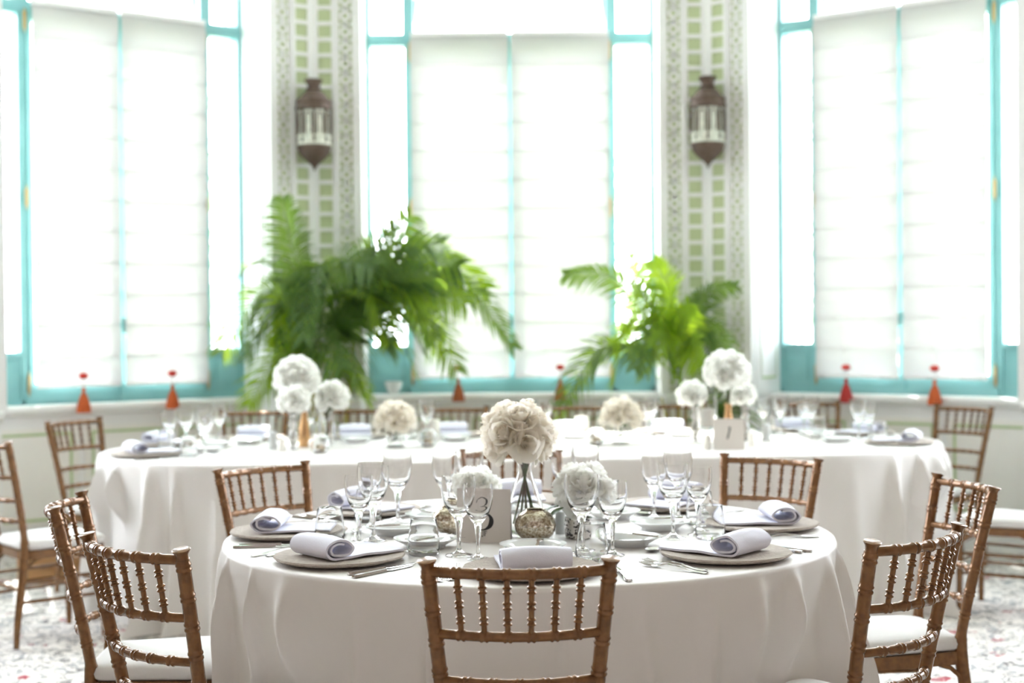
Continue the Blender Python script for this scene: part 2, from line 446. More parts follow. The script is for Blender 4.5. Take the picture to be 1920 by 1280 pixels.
    for (u0, u1, z0, z1) in ((a + 0.026, m0 - 0.025, 1.22, zT0), (m1 + 0.025, b_ - 0.026, 1.22, zT0), (a + 0.026, m0 - 0.036, zT1, 5.05), (m0 + 0.036, m1 - 0.036, zT1, 5.05), (m1 + 0.036, b_ - 0.026, zT1, 5.05)):
        p = B(); p.box(u0, u1, REC + 0.02, REC + 0.025, z0, z1); p.build('pane', M['pane'], win, ang=0)
        if z0 < 2:                    # wrought iron outside the side light
            ir = B(); uc = (u0 + u1) / 2; h = (u1 - u0) * 0.30
            for uu in (uc - h, uc + h): ir.tube([(uu, REC + 0.16, 1.22), (uu, REC + 0.16, 3.0)], 0.008, 6)
            ir.tube([(uc + h * math.cos(k * PI / 8), REC + 0.16, 3.0 + h * math.sin(k * PI / 8)) for k in range(9)], 0.008, 6)
            for zz in (1.55, 2.0, 2.45, 2.9):
                ir.tube([(uc + h * math.cos(k * PI / 8), REC + 0.16, zz + h * math.sin(k * PI / 8)) for k in range(17)], 0.006, 6, False)
            ir.build('grille', M['white'], win)
        elif u1 - u0 > 0.5:
            ir = B(); uc = (u0 + u1) / 2; h = (u1 - u0) / 2
            ir.tube([(uc + h * math.cos(k * PI / 16), REC + 0.05, zT1 + 0.1 + 0.75 * math.sin(k * PI / 16)) for k in range(17)], 0.012, 6)
            ir.build('tracery', M['teal'], win)
    for mm, s_ in ((m0, 1), (m1, -1)):
        for zz in (1.0, 2.11, 3.16):
            h = B(); h.lathe([(0, -0.075), (0.005, -0.07), (0.004, -0.055), (0.010, -0.05), (0.011, 0.05), (0.004, 0.055), (0.005, 0.07), (0, 0.075)], 10, (mm + s_ * 0.012, w0 - 0.026, zz + 0.03))
            h.build('hinge', M['brass'], win)
    h = B(); h.box(c - 0.011, c + 0.011, w0 - 0.024, w0 - 0.012, 0.93, 3.23); h.tube([(c, w0 - 0.02, 1.42), (c, w0 - 0.05, 1.42), (c, w0 - 0.06, 1.38), (c, w0 - 0.06, 1.33)], [0.012, 0.012, 0.014, 0.01], 8)
    h.build('locking_rod', M['teal'], win, ang=30)
    # roman blinds
    for k, (u0, u1) in enumerate(((m0 + 0.0, c - 0.012), (c + 0.012, m1 - 0.0)) if blinds else ()):
        zb, zt = 1.0, 3.285
        wB = REC - 0.085
        if k == 0: u0 += 0.02 + (0.03 if idx == 1 else 0)
        else: u1 -= 0.02 + (0.03 if idx == 3 else 0)
        bl = B(); ns = 12; hs = (zt - zb) / ns; sd = idx * 2 + k

        def f(i, j, u0=u0, u1=u1, sd=sd):
            z = zb + (zt - zb) * j; ph = ((z - zb) / hs) % 1.0
            w = wB - 0.014 * math.sin(PI * ph) ** 0.6
            u = u0 + (u1 - u0) * i
            nz = noise.noise(Vector((u * 3.1, z * 2.3, sd * 7.7)))
            low = smooth(z, 1.9, 1.0)
            w += 0.006 * nz + low * 0.014 * noise.noise(Vector((u * 6 + z * 5, z * 3, sd * 3.3)))
            sag = -0.012 * low * math.sin(PI * i)
            return (u + 0.006 * (j - 0.5) * (1 if i > 0.5 else -1), w, z + sag * 0 + 0.004 * math.sin(PI * i) * low)
        bl.grid(f, 14, ns * 6)
        lab = BLIND_LABELS[(idx, k)]
        bo = tag(bl.build('roman_blind', M['blind'], ang=60), lab, 'blind', 'roman blinds at the windows')
        hr = B(); hr.box(u0, u1, wB - 0.012, wB + 0.03, zt, zt + 0.03); hr.build('headrail', M['white'], bo, ang=0)
        rb_ = B()
        for j in range(1, ns): rb_.tube([(u0 + 0.01, wB + 0.004, zb + hs * j), (u1 - 0.01, wB + 0.004, zb + hs * j)], 0.0035, 6)
        rb_.tube([(u0 + 0.01, wB + 0.002, zb + 0.012), (u1 - 0.01, wB + 0.002, zb + 0.012)], 0.008, 6)
        rb_.build('rods', M['white'], bo)
        # tassel on the blind's cord
        uc = (u0 + u1) / 2 - 0.02; wt = REC - 0.21
        top = xf(Vector((uc, wt, 1.075)))
        lab, bm_, tm = TASSELS[(idx, k)]
        T = thing('tassel', lab, 'tassel', (top.x, top.y, 0.855))
        s = MB(); s.lathe([(0, 0.2), (0.008, 0.2), (0.022, 0.212), (0.025, 0.222), (0.015, 0.236), (0, 0.24)], 24, rip=lambda a, z: 1 + 0.28 * math.cos(6 * a + 0.4))
        s.build('bead', bm_, T)
        s = MB(); s.tube([(0, 0, 0.14), (0.001, 0, 0.17), (0, 0, 0.2)], 0.003, 6); s.tube([(0, 0, 0.235), (0, 0.035, 0.32), (0, 0.085, 0.45)], 0.0015, 5); s.build('cord', M['rope'], T)
        s = MB(); s.lathe([(0, 0.152), (0.010, 0.150), (0.014, 0.138), (0.009, 0.122), (0.017, 0.108), (0.030, 0.07), (0.038, 0.03), (0.041, 0.0), (0.03, 0.003), (0, 0.005)], 48, rip=lambda a, z: 1 + (0.07 if z < 0.11 else 0) * math.sin(14 * a + 3 * math.sin(2 * a)))
        s.build('fringe', tm, T)
    bays.append(xf)


BLIND_LABELS = {
    (1, 0): 'ivory roman blind on the leftmost casement of the left window', (1, 1): 'ivory roman blind of the left window, beside its clear side light',
    (2, 0): 'glowing ivory roman blind behind the long arching palm frond', (2, 1): 'ivory roman blind of the middle window, behind the small palm',
    (3, 0): 'cream roman blind of the right window, beside the teal side panel', (3, 1): 'cream roman blind at the right edge, outermost of the right window'}
TASSELS = {
    (1, 0): ('orange tassel with red bead hanging above the leftmost far chair', M['bead'], M['orange']),
    (1, 1): ('small orange tassel hanging at the right blind of the left window', M['bead'], M['orange']),
    (2, 0): ('rust tassel with red bead left of the middle window centre', M['bead'], M['rust']),
    (2, 1): ('rust tassel with red bead right of the middle window centre', M['bead'], M['rust']),
    (3, 0): ('dark crimson tassel hanging at the sill of the right window', M['bead'], M['red']),
    (3, 1): ('orange tassel with red star bead above the right far chair', M['bead'], M['orange'])}

ca, sa = math.cos(ANG), math.sin(ANG)
w1c, Wc = 0.284, 2 * (CX - 0.284)
w1s, Ws = 0.30, 1.69
Ls = 2 * w1s + Ws
bay('back', (-CX, YF), (1, 0), (0, 1), w1c, Wc, 0.295, 2)
bay('right', (CX, YF), (ca, -sa), (sa, ca), w1s, Ws, 0.262, 3)
bay('left', (-CX - ca * Ls, YF - sa * Ls), (ca, sa), (-sa, ca), w1s, Ws, 0.262, 1)
# the apse runs on towards the viewer: one more window on each side, then unseen dark walls added to block side light
c2, s2 = math.cos(2 * ANG), math.sin(2 * ANG)
pR = (CX + ca * Ls, YF - sa * Ls)
L2 = 2 * w1s + 1.9
bay('far_right', pR, (c2, -s2), (s2, c2), w1s, 1.9, 0.29, 4, False)
bay('far_left', (-pR[0] - c2 * L2, pR[1] - s2 * L2), (c2, s2), (-s2, c2), w1s, 1.9, 0.29, 5, False)
xe, ye = pR[0] + c2 * L2, pR[1] - s2 * L2
for s_, nm in ((-1, 'wall_light_block_left'), (1, 'wall_light_block_right')):
    mb = MB(); mb.box(min(s_ * xe, s_ * (xe + 0.4)), max(s_ * xe, s_ * (xe + 0.4)), -2.0, ye, 0, TOP); struct(mb.build(nm, M['darkwall'], ang=0))

# ------------------------------------------------------------------ garden outside
for k, (x, y, h) in enumerate(((3.4, 15.5, 4.2), (-4.2, 17.0, 4.6), (0.9, 19.0, 4.0), (6.5, 14.0, 4.4))):
    t = thing('garden_tree', ['pale leafy tree seen through the side light of the right window', 'pale leafy tree outside beyond the left window',
              'pale leafy tree outside behind the middle window', 'pale leafy tree outside at the far right window edge'][k], 'tree', (x, y, -0.3), 0, 'garden trees outside')
    mb = MB(); mb.tube([(0, 0, 0), (0.05, 0, 1.2), (-0.05, 0.1, h * 0.7)], [0.12, 0.09, 0.05], 8); mb.build('trunk', M['bark'], t)
    mb = MB()
    for i in range(1100):
        u = Vector((random.gauss(0, 1), random.gauss(0, 1), random.gauss(0, 1))).normalized() * random.uniform(0.5, 1) ** 0.5
        c = Vector((u.x * 1.15, u.y * 1.15, h * 0.62 + u.z * h * 0.42))
        a = Vector((random.gauss(0, 1), random.gauss(0, 1), random.gauss(0, 1))).normalized(); b_ = a.orthogonal().normalized()
        s = random.uniform(0.07, 0.13)
        mb.add([c - a * s, c + b_ * s * 0.45, c + a * s, c - b_ * s * 0.45], [(0, 1, 2, 3)])
    mb.build('crown', M['treeleaf'], t, ang=0)['kind'] = 'stuff'

# ------------------------------------------------------------------ Moroccan wall lanterns
def lantern(x, y, z, rz, label):
    t = thing('wall_lantern', label, 'lantern', (x, y, z), rz, 'bronze wall lanterns')
    n = 16
    mb = MB(); mb.lathe([(0, 0.285), (0.056, 0.285), (0.06, 0.278), (0.042, 0.25), (0.038, 0.235), (0.046, 0.228), (0.05, 0.222), (0.044, 0.215), (0.07, 0.195), (0.085, 0.172), (0.088, 0.165), (0.0, 0.165)], n)
    mb.build('crown', M['bronze'], t, ang=30)
    mb = MB(); mb.lathe([(0.0, 0.165), (0.09, 0.165), (0.106, 0.158), (0.112, 0.14), (0.108, 0.12), (0.114, 0.11), (0.116, 0.096), (0.104, 0.088), (0, 0.088)], n, rip=lambda a, zz: 1 + 0.012 * math.cos(8 * a)); mb.build('upper_band', M['bronze'], t, ang=30)
    mb = MB(); mb.lathe([(0, 0.088), (0.1, 0.088), (0.1, -0.115), (0, -0.115)], 8); mb.build('glass_body', M['lanternglass'], t, ang=20)
    for i in range(8):
        a = 2 * PI * i / 8; u = Vector((math.cos(a), math.sin(a), 0))
        mb = MB(); mb.tube([u * 0.104 + Vector((0, 0, 0.09)), u * 0.106, u * 0.104 + Vector((0, 0, -0.115))], 0.007, 6)
        v = u.cross(Vector((0, 0, 1))); am = 2 * PI * (i + 0.5) / 8; um = Vector((math.cos(am), math.sin(am), 0)); vm = um.cross(Vector((0, 0, 1)))
        mb.tube([um * 0.096 + vm * (0.02 * math.cos(k * PI / 8)) + Vector((0, 0, 0.05 + 0.018 * math.sin(k * PI / 8))) for k in range(9)], 0.004, 5)
        for s_ in (-1, 1): mb.tube([um * 0.096 + vm * 0.02 * s_ + Vector((0, 0, 0.05)), um * 0.096 + vm * 0.02 * s_ + Vector((0, 0, -0.06))], 0.004, 5)
        mb.build('strut', M['bronze'], t)
    mb = MB(); mb.lathe([(0, -0.07), (0.108, -0.07), (0.112, -0.078), (0.108, -0.086), (0.104, -0.086), (0.104, -0.112), (0.112, -0.118), (0.11, -0.13), (0.1, -0.135), (0, -0.135)], n); mb.build('lower_band', M['lanternglass'], t, ang=30)
    mb = MB(); mb.lathe([(0, -0.13), (0.105, -0.13), (0.11, -0.142), (0.104, -0.155), (0.1, -0.17), (0.094, -0.185), (0.075, -0.21), (0.05, -0.232), (0.024, -0.252), (0.010, -0.27), (0.006, -0.285), (0, -0.295)], n); mb.build('base_cone', M['bronze'], t, ang=30)
    mb = MB(); mb.box(-0.02, 0.02, 0.05, 0.165, 0.2, 0.23); mb.build('wall_bracket', M['bronze'], t, ang=0)


pl = atY(589, 234, 8.98); pr_ = atY(1327, 229, 8.98)
lantern(pl.x, pl.y, pl.z, R_(8), 'bronze Moroccan lantern on the trellis corner above the large palm')
lantern(pr_.x, pr_.y, pr_.z, R_(-8), 'bronze Moroccan lantern on the trellis corner above the small palm')


# ------------------------------------------------------------------ palms
def frond(t, P, seed, ma, nl=30, ll=0.26, spread=1.0, name='frond', roll=0.0):
    """P: world control points of the rachis"""
    rnd = random.Random(seed); loc = Vector(t.location)
    pts = [p - loc for p in spline(P, 8)]
    mb = MB(); n = len(pts)
    mb.tube(pts, [0.006 * (1 - 0.8 * i / (n - 1)) + 0.0012 for i in range(n)], 5)
    for k in range(nl):
        s = 0.2 + 0.8 * k / (nl - 1); x = s * (n - 1); i = min(int(x), n - 2); p = pts[i].lerp(pts[i + 1], x - i)
        T = (pts[i + 1] - pts[i]).normalized(); side = T.cross(Vector((0, 0, 1)))
        if side.length < 0.2: side = T.cross(Vector((0, -1, 0.2)))
        side.normalize(); nz = side.cross(T).normalized()
        side, nz = side * math.cos(roll) + nz * math.sin(roll), nz * math.cos(roll) - side * math.sin(roll)
        l = ll * (math.sin(PI * (0.12 + 0.80 * s)) ** 0.7) * rnd.uniform(0.85, 1.1)
        for sg in (-1, 1):
            d = (T * rnd.uniform(0.65, 0.85) + side * sg * spread * rnd.uniform(0.75, 1.0) + nz * rnd.uniform(0.15, 0.5)).normalized()
            w = 0.0072 * rnd.uniform(0.8, 1.2); cw = d.cross(nz).normalized(); vs = []
            for q, wf in ((0, 0.5), (0.3, 1.0), (0.65, 0.8), (1.0, 0.06)):
                c = p + d * l * q + Vector((0, 0, -1)) * l * 0.42 * q * q * rnd.uniform(0.7, 1.2)
                vs += [c - cw * w * wf, c + nz * w * 0.25 * wf - Vector((0, 0, 0.004)) * wf, c + cw * w * wf]
            for v_ in vs: v_.y = min(v_.y, YF - 0.05 - 0.727 * max(0, abs(v_.x + loc.x) - CX) - loc.y)
            fs = []
            for q in range(3):
                a = q * 3; fs += [(a, a + 1, a + 4, a + 3), (a + 1, a + 2, a + 5, a + 4)]
            mb.add(vs, fs)
    mb.build(name, ma, t, ang=60)


def palm(label, base, Y, arcs, extra, seed, ht, cen):
    bp_ = Vector(base); rnd = random.Random(seed)
    t = thing('areca_palm', label, 'palm', bp_)
    mb = MB(); mb.lathe([(0, 0), (0.12, 0), (0.135, 0.02), (0.165, 0.26), (0.172, 0.27), (0.172, 0.3), (0.155, 0.3), (0.15, 0.27), (0, 0.265)], 28); mb.build('pot', M['pot'], t)
    for i in range(7):
        a = rnd.uniform(0, 2 * PI); r = 0.07
        mb = MB(); mb.tube([(r * math.cos(a), r * math.sin(a), 0.26), (r * 1.3 * math.cos(a), r * 1.3 * math.sin(a), 0.7), (r * 2.2 * math.cos(a), r * 2.0 * math.sin(a) * 0.6, ht)], [0.016, 0.013, 0.007], 8)
        mb.build('cane', M['stalk'], t)
    k = 0
    for pp, dy, ma, ll, nl in arcs:
        P = [atY(px, py, Y + dy * (i / (len(pp) - 1)) - 0.05 * i) for i, (px, py) in enumerate(pp)]
        frond(t, P, seed * 100 + k, ma, int(nl * 1.5), ll, roll=R_(62 + 9 * math.sin(k * 2.3)) * (1 if k % 2 else -1)); k += 1
    for i in range(extra):
        a = rnd.uniform(0, 2 * PI); L_ = rnd.uniform(0.5, 0.85); up = rnd.uniform(0.1, 0.6)
        c = Vector((cen[0], Y, cen[1])) + Vector((rnd.uniform(-.08, .08), rnd.uniform(-.05, .05), rnd.uniform(-.35, .1)))
        d = Vector((math.cos(a), math.sin(a) * 0.45 - 0.1, 0))
        P = [c, c + d * L_ * 0.35 + Vector((0, 0, L_ * up * 0.7)), c + d * L_ * 0.7 + Vector((0, 0, L_ * up * 0.7)), c + d * L_ + Vector((0, 0, L_ * (up * 0.6 - 0.45)))]
        if max(p.y for p in P) > 9.0:
            P = [Vector((p.x, min(p.y, 8.98), p.z)) for p in P]
        frond(t, P, seed * 100 + 50 + i, M['leaf'] if i % 4 else M['leaf_light'], 36, 0.24, roll=rnd.uniform(-1.2, 1.2))


LF, LL = M['leaf'], M['leaf_light']
palm('large lush green palm in the left trellis corner with a long arching frond', (-1.13, 8.80, 0), 8.82, [
    (((592, 640), (566, 540), (545, 450), (531, 372)), 0.0, LF, 0.24, 34),
    (((610, 640), (640, 560), (700, 480), (770, 405)), -0.05, LF, 0.30, 34),
    (((610, 620), (660, 530), (740, 470), (830, 455)), -0.1, LF, 0.30, 34),
    (((620, 620), (690, 520), (800, 480), (910, 540)), 0.0, LL, 0.28, 36),
    (((625, 620), (670, 540), (715, 480), (745, 425)), -0.1, LF, 0.28, 34),
    (((630, 620), (690, 560), (750, 525), (815, 520)), -0.2, LF, 0.28, 34),
    (((628, 620), (690, 540), (770, 490), (860, 500)), -0.05, LF, 0.28, 34),
    (((630, 610), (740, 520), (880, 545), (962, 650)), -0.1, LF, 0.20, 36),
    (((620, 630), (700, 560), (790, 540), (870, 570)), -0.15, LL, 0.26, 30),
    (((600, 630), (590, 560), (560, 510), (525, 530)), -0.2, LF, 0.26, 30),
    (((600, 630), (610, 540), (640, 490), (700, 500)), -0.25, LF, 0.28, 30),
    (((590, 650), (565, 580), (535, 570), (520, 640)), -0.1, LL, 0.24, 26),
    (((595, 680), (570, 640), (545, 650), (530, 720)), -0.15, LF, 0.24, 26),
    (((605, 680), (630, 620), (660, 630), (668, 720)), -0.2, LF, 0.26, 26),
    (((600, 660), (600, 590), (610, 560), (590, 620)), -0.25, LF, 0.26, 24),
    (((605, 720), (625, 680), (650, 690), (690, 745)), -0.2, LL, 0.2, 22),
    (((600, 700), (580, 660), (600, 640), (640, 690)), -0.28, LF, 0.24, 24),
    (((610, 650), (650, 600), (700, 600), (735, 640)), -0.2, LF, 0.24, 26),
], 20, 3, 1.25, (-1.13, 1.42))
palm('small bright yellow-green palm in the right trellis corner', (1.03, 8.83, 0), 8.86, [
    (((1265, 700), (1225, 600), (1150, 520), (1060, 515)), -0.1, LF, 0.17, 34),
    (((1268, 690), (1240, 600), (1200, 540), (1180, 480)), 0.0, LL, 0.2, 30),
    (((1270, 690), (1260, 600), (1255, 540), (1225, 490)), -0.05, LL, 0.2, 30),
    (((1272, 690), (1285, 610), (1320, 550), (1380, 535)), 0.0, LF, 0.13, 30),
    (((1268, 700), (1220, 620), (1175, 610), (1150, 720)), -0.15, LL, 0.2, 28),
    (((1270, 700), (1245, 640), (1220, 620), (1190, 690)), -0.2, LF, 0.18, 26),
    (((1272, 710), (1290, 640), (1330, 620), (1370, 670)), -0.1, LF, 0.2, 26),
    (((1268, 710), (1260, 650), (1250, 620), (1225, 650)), -0.2, LL, 0.18, 24),
    (((1275, 720), (1285, 660), (1300, 640), (1310, 690)), -0.15, LL, 0.18, 24),
    (((1262, 720), (1262, 660), (1280, 600), (1290, 570)), -0.1, LL, 0.2, 26),
], 5, 5, 0.9, (1.04, 1.08))


# ------------------------------------------------------------------ chiavari chairs
def post_at(z, s):
    """centre line of a back post: s = -1 / +1"""
    if z < 0.44:
        k = z / 0.44; x = 0.165 - 0.02 * smooth(k, 0, 1); y = -0.235 + 0.05 * smooth(k, 0, 1)
    else:
        k = (z - 0.44) / 0.442; x = 0.145 + 0.041 * k; y = -0.185 - 0.085 * k ** 1.15
    return Vector((s * x, y, z))


def ringed(mb, f, r, rings, n=10, steps=24, rr=1.16, hw=0.0045, rad=None):
    """tube along f(t), 0..1, with pairs of bamboo rings at the t in rings"""
    L_ = sum((f((i + 1) / 20) - f(i / 20)).length for i in range(20)); e = hw / L_
    ts = [(i / steps, 0) for i in range(steps + 1)]
    for q in rings:
        ts = [x for x in ts if abs(x[0] - q) > 2.6 * e]
        for d, u in ((-2.2, 0), (-1.6, 1), (-1.0, 1), (-0.35, 0.1), (0.35, 0.1), (1.0, 1), (1.6, 1), (2.2, 0)):
            if 0 <= q + d * e <= 1: ts.append((q + d * e, u))
    ts.sort()
    mb.tube([f(t) for t, u in ts], [(rad(t) if rad else r) * (1 + (rr - 1) * u) for t, u in ts], n)


def make_chair():
    t = thing('chiavari_chair', '', 'chair')
    W = M['wood']; H = 0.882
    for s in (-1, 1):
        mb = MB()
        f = lambda k, s=s: post_at(0.46 + (H - 0.022 - 0.46) * k, s)
        ringed(mb, f, 0.0155, [(z - 0.46) / (H - 0.022 - 0.46) for z in (0.51, 0.576, 0.642, 0.708, 0.774, 0.842)], 14, rr=1.13)
        a, b_ = post_at(H - 0.022, s), post_at(H, s)
        mb.tube([a.lerp(b_, k) for k in (0, 0.2, 0.5, 0.8, 0.95, 1.0)], [0.0145, 0.0135, 0.0145, 0.019, 0.0205, 0.0185], 14)
        zs = [0, 0.05, 0.12, 0.2, 0.28, 0.36, 0.41, 0.435, 0.445, 0.45, 0.462]
        mb.tube([post_at(z, s) for z in zs], [0.0125, 0.0135, 0.0155, 0.0175, 0.0185, 0.019, 0.019, 0.019, 0.0185, 0.0165, 0.0155], 14)
        mb.build('back_post', W, t)
        mb = MB(); g = lambda k, s=s: Vector((s * (0.178 - 0.004 * k), 0.158 - 0.006 * k, 0.377 * k))
        ringed(mb, g, 0.0155, (0.28, 0.5, 0.72), 12, rad=lambda k: 0.0125 + 0.005 * k); mb.build('front_leg', W, t)

    def rail(z, sag, nrings, name, r=0.0105):
        a, b_ = post_at(z, -1), post_at(z, 1)
        f = lambda k: a.lerp(b_, k) + Vector((0, -sag * 4 * k * (1 - k), 0))
        mb = MB(); ringed(mb, f, r, [0.09 + 0.82 * (i + 0.5) / nrings for i in range(nrings)], 12, 26, 1.2); mb.build(name, W, t)
        return f
    f1 = rail(0.858, 0.05, 6, 'back_rail', 0.0115); f2 = rail(0.727, 0.05, 6, 'back_rail')
    rail(0.626, 0.045, 5, 'back_rail'); rail(0.536, 0.04, 5, 'back_rail')
    for i in range(6):
        k = 0.09 + 0.82 * (i + 0.5) / 6
        a, b_ = f2(k), f1(k)
        mb = MB(); ringed(mb, lambda q: a.lerp(b_, q), 0.0062, (0.25, 0.5, 0.75), 10, 8, 1.6, 0.0042); mb.build('spindle', W, t)
    # seat frame and brackets
    def outline(g):
        pts = []
        for x, y in ((-0.152, -0.185), (-0.172, -0.05), (-0.19, 0.10), (-0.178, 0.16), (-0.10, 0.178), (0, 0.182), (0.10, 0.178), (0.178, 0.16), (0.19, 0.10), (0.172, -0.05), (0.152, -0.185), (0, -0.195)):
            pts.append(Vector((x * g, y * g - 0.0, 0)))
        pts.append(pts[0]); return [(p.x, p.y) for p in spline(pts, 4)[:-1]]
    mb = MB(); mb.prism(outline(1.0), 0.370, 0.408)
    for s in (-1, 1):
        for py, dy in ((0.155, -1), (-0.19, 1)):
            x = s * (0.172 if dy < 0 else 0.15)
            mb.tube([(x, py, 0.292), (x + s * 0.004, py + dy * 0.012, 0.337), (x + s * 0.005, py + dy * 0.04, 0.362), (x + s * 0.007, py + dy * 0.075, 0.373)], 0.007, 6)
    mb.build('seat_frame', W, t, ang=30)
    mb = MB(); lv = []
    for g, z in ((0.95, 0.409), (1.0, 0.417), (1.015, 0.430), (0.99, 0.443), (0.9, 0.452), (0.7, 0.457), (0.35, 0.459)): lv.append([(x, y, z) for x, y in outline(g)])
    n = len(lv[0]); vs = [p for r in lv for p in r]; fs = [tuple(range(n))[::-1], tuple((len(lv) - 1) * n + i for i in range(n))]
    for j in range(len(lv) - 1):
        for i in range(n): fs.append((j * n + i, j * n + (i + 1) % n, (j + 1) * n + (i + 1) % n, (j + 1) * n + i))
    mb.add(vs, fs); mb.build('seat_cushion', M['cushion'], t, ang=60)
    for s in (-1, 1):
        for z in (0.19, 0.28):
            a, b_ = post_at(z, s), Vector((s * 0.177, 0.155, z)); mb = MB(); ringed(mb, lambda q: a.lerp(b_, q), 0.008, (0.35, 0.65), 8, 6); mb.build('stretcher', W, t)
    for z, y in ((0.24, 0.156), (0.33, 0.154)):
        a, b_ = Vector((-0.177, y, z)), Vector((0.177, y, z)); mb = MB(); ringed(mb, lambda q: a.lerp(b_, q), 0.008, (0.3, 0.5, 0.7), 8, 6); mb.build('stretcher', W, t)
    a, b_ = post_at(0.24, -1), post_at(0.24, 1); mb = MB(); ringed(mb, lambda q: a.lerp(b_, q), 0.008, (0.3, 0.5, 0.7), 8, 6); mb.build('stretcher', W, t)
    return t


_chair = [make_chair(), False]


def chair(top, ang, label, group):
    """top: x, y of the middle of the back's top; ang: direction from the table to the chair"""
    c = _chair[0] if not _chair[1] else dup(_chair[0]); _chair[1] = True
    d = Vector((math.cos(R_(ang)), math.sin(R_(ang))))
    c.location = (top[0] - d.x * 0.27, top[1] - d.y * 0.27, 0); c.rotation_euler = (0, 0, R_(ang + 90))
    c['label'] = label; c['group'] = group


TC = Vector((0.043, 4.108)); TR = 0.87; TZ = 0.755
C1, C2, FR = Vector((-1.22, 7.02)), Vector((1.36, 7.25)), 0.80
NEAR = [  # top of back x, y, angle, label
    (0.010, 2.868, 270.5, 'brown bamboo-style chair nearest the camera, its back to us'),
    (-0.849, 3.157, 228, 'brown bamboo-style chair at the front left of the near round table'),
    (-1.238, 3.95, 186, 'brown bamboo-style chair at the left of the near table, half behind another'),
    (-0.862, 4.885, 137, 'golden bamboo-style chair behind the near table at its rear left'),
    (-0.015, 5.345, 92, 'golden bamboo-style chair behind the rose vase of the near table'),
    (0.915, 5.05, 52, 'golden bamboo-style chair behind the near table at its rear right'),
    (1.346, 4.235, 8, 'brown bamboo-style chair at the right of the near table, white seat showing'),
    (0.907, 3.19, 314, 'brown bamboo-style chair at the front right of the near round table')]
for x, y, a, lb in NEAR: chair((x, y), a, lb, 'chairs around the near round table')
fx = [(475, 'first'), (677, 'second'), (852, 'third'), (1073, 'fourth'), (1262, 'fifth'), (1515, 'sixth')]
axis = (C2 - C1).normalized(); nrm2 = Vector((-axis.y, axis.x)); AX = math.degrees(math.atan2(axis.y, axis.x))
for px, w in fx:
    k = (px - 960) / FPX; Y = 8.36 / (1 - 0.12 * k); X = k * Y
    chair((X, Y), 90 + AX + random.uniform(-5, 5), 'light gold chair behind the long table, %s from the left in the back row' % w, 'chairs along the back of the long table')
chair((-2.31, 7.48), 152, 'light gold chair by the wall at the left end of the long table', 'chairs at the ends of the long table')
chair((-2.25, 6.12), 222, 'gold chair cut by the left picture edge, at the long table', 'chairs at the ends of the long table')
chair((2.54, 8.0), 35, 'light gold chair by the wall at the right end of the long table', 'chairs at the ends of the long table')
chair((2.52, 6.50), -34, 'gold chair cut by the right picture edge, at the long table', 'chairs at the ends of the long table')


# ------------------------------------------------------------------ tables and cloths
def cloth(name, label, outline, R, seed, ampf, push):
    """outline: list of (anchor, normal); R radius around the anchor"""
    rnd = random.Random(seed); n = len(outline)
    rim = [a + nn * R for a, nn in outline]
    s = [0.0]
    for i in range(n): s.append(s[-1] + (rim[(i + 1) % n] - rim[i]).length)
    tot = s[-1]; folds = []; q = 0.0
    while q < tot - 0.12:
        folds.append((q, rnd.uniform(0.014, 0.046), rnd.uniform(0.4, 1.0), rnd.uniform(-0.05, 0.05))); q += rnd.uniform(0.13, 0.24)
    mb = MB(); rows = []

    def W(x, t):
        v = 0.0
        for q, w, h, dr in folds:
            d = abs(x - (q + dr * t)); d = min(d, tot - d)
            if d < 4 * w: v += h * math.exp(-(d / (w * (0.7 + 0.6 * t))) ** 2)
        return v
    for r in (0.0, R * 0.4, R * 0.75, R - 0.03, R - 0.012): rows.append([(*(a + nn * r), TZ) for a, nn in outline])
    rows.append([(*(a + nn * (R - 0.003)), TZ - 0.004) for a, nn in outline]); rows.append([(*(a + nn * R), TZ - 0.013) for a, nn in outline])
    NT = 26
    for j in range(1, NT + 1):
        t = j / NT; z = TZ - 0.013 + (0.003 - TZ + 0.013) * t; row = []
        for i, (a, nn) in enumerate(outline):
            am = ampf(nn)
            off = 0.004 + 0.035 * t + (0.25 * am) * (t ** 0.8) * (W(s[i], t) - 0.3)
            off += 0.012 * t * noise.noise(Vector((s[i] * 5, t * 4, seed)))
            off += 0.03 * smooth(t, 0.93, 1.0) * am
            pw = push(rim[i]) * smooth(t, 0.12, 0.42)      # the cloth gives way where a chair is pushed in
            off = off * (1 - pw) - 0.035 * pw
            row.append((*(a + nn * (R + off)), z))
        rows.append(row)
    vs = [p for r in rows for p in r]; fs = []
    for j in range(len(rows) - 1):
        for i in range(n):
            k = (i + 1) % n; fs.append((j * n + i, j * n + k, (j + 1) * n + k, (j + 1) * n + i))
    mb.add(vs, fs)
    return tag(mb.build(name, M['cloth'], ang=60, doubles=0.0004), label, 'tablecloth')


NA = 560
circ = [(TC, Vector((math.cos(2 * PI * i / NA), math.sin(2 * PI * i / NA)))) for i in range(NA)]
nearpos = [(Vector((x, y)), a) for x, y, a, _ in NEAR]


def near_push(p):
    v = 0
    for q, a in nearpos:
        d = Vector((math.cos(R_(a)), math.sin(R_(a)))); f = q - d * 0.41
        v = max(v, math.exp(-((p - f).length / 0.21) ** 4))
    return v


def near_amp(nn):
    a = math.degrees(math.atan2(nn.y, nn.x)) % 360
    return 0.35 + 0.65 * smooth(abs(a - 268), 22, 62)


cloth('tablecloth', 'greige satin cloth falling to the floor over the near round table', circ, TR, 11, near_amp, near_push)
FAR_ENDS = [(c_, R_(d_)) for c_, d_ in ((C1, 155), (C1, 220), (C2, 33), (C2, -31))]


def far_push(p):
    v = smooth((p - C1).dot(nrm2), 0.55, 0.7)
    for c_, a_ in FAR_ENDS: v = max(v, math.exp(-((p - c_ - Vector((math.cos(a_), math.sin(a_))) * FR).length / 0.2) ** 4))
    return v


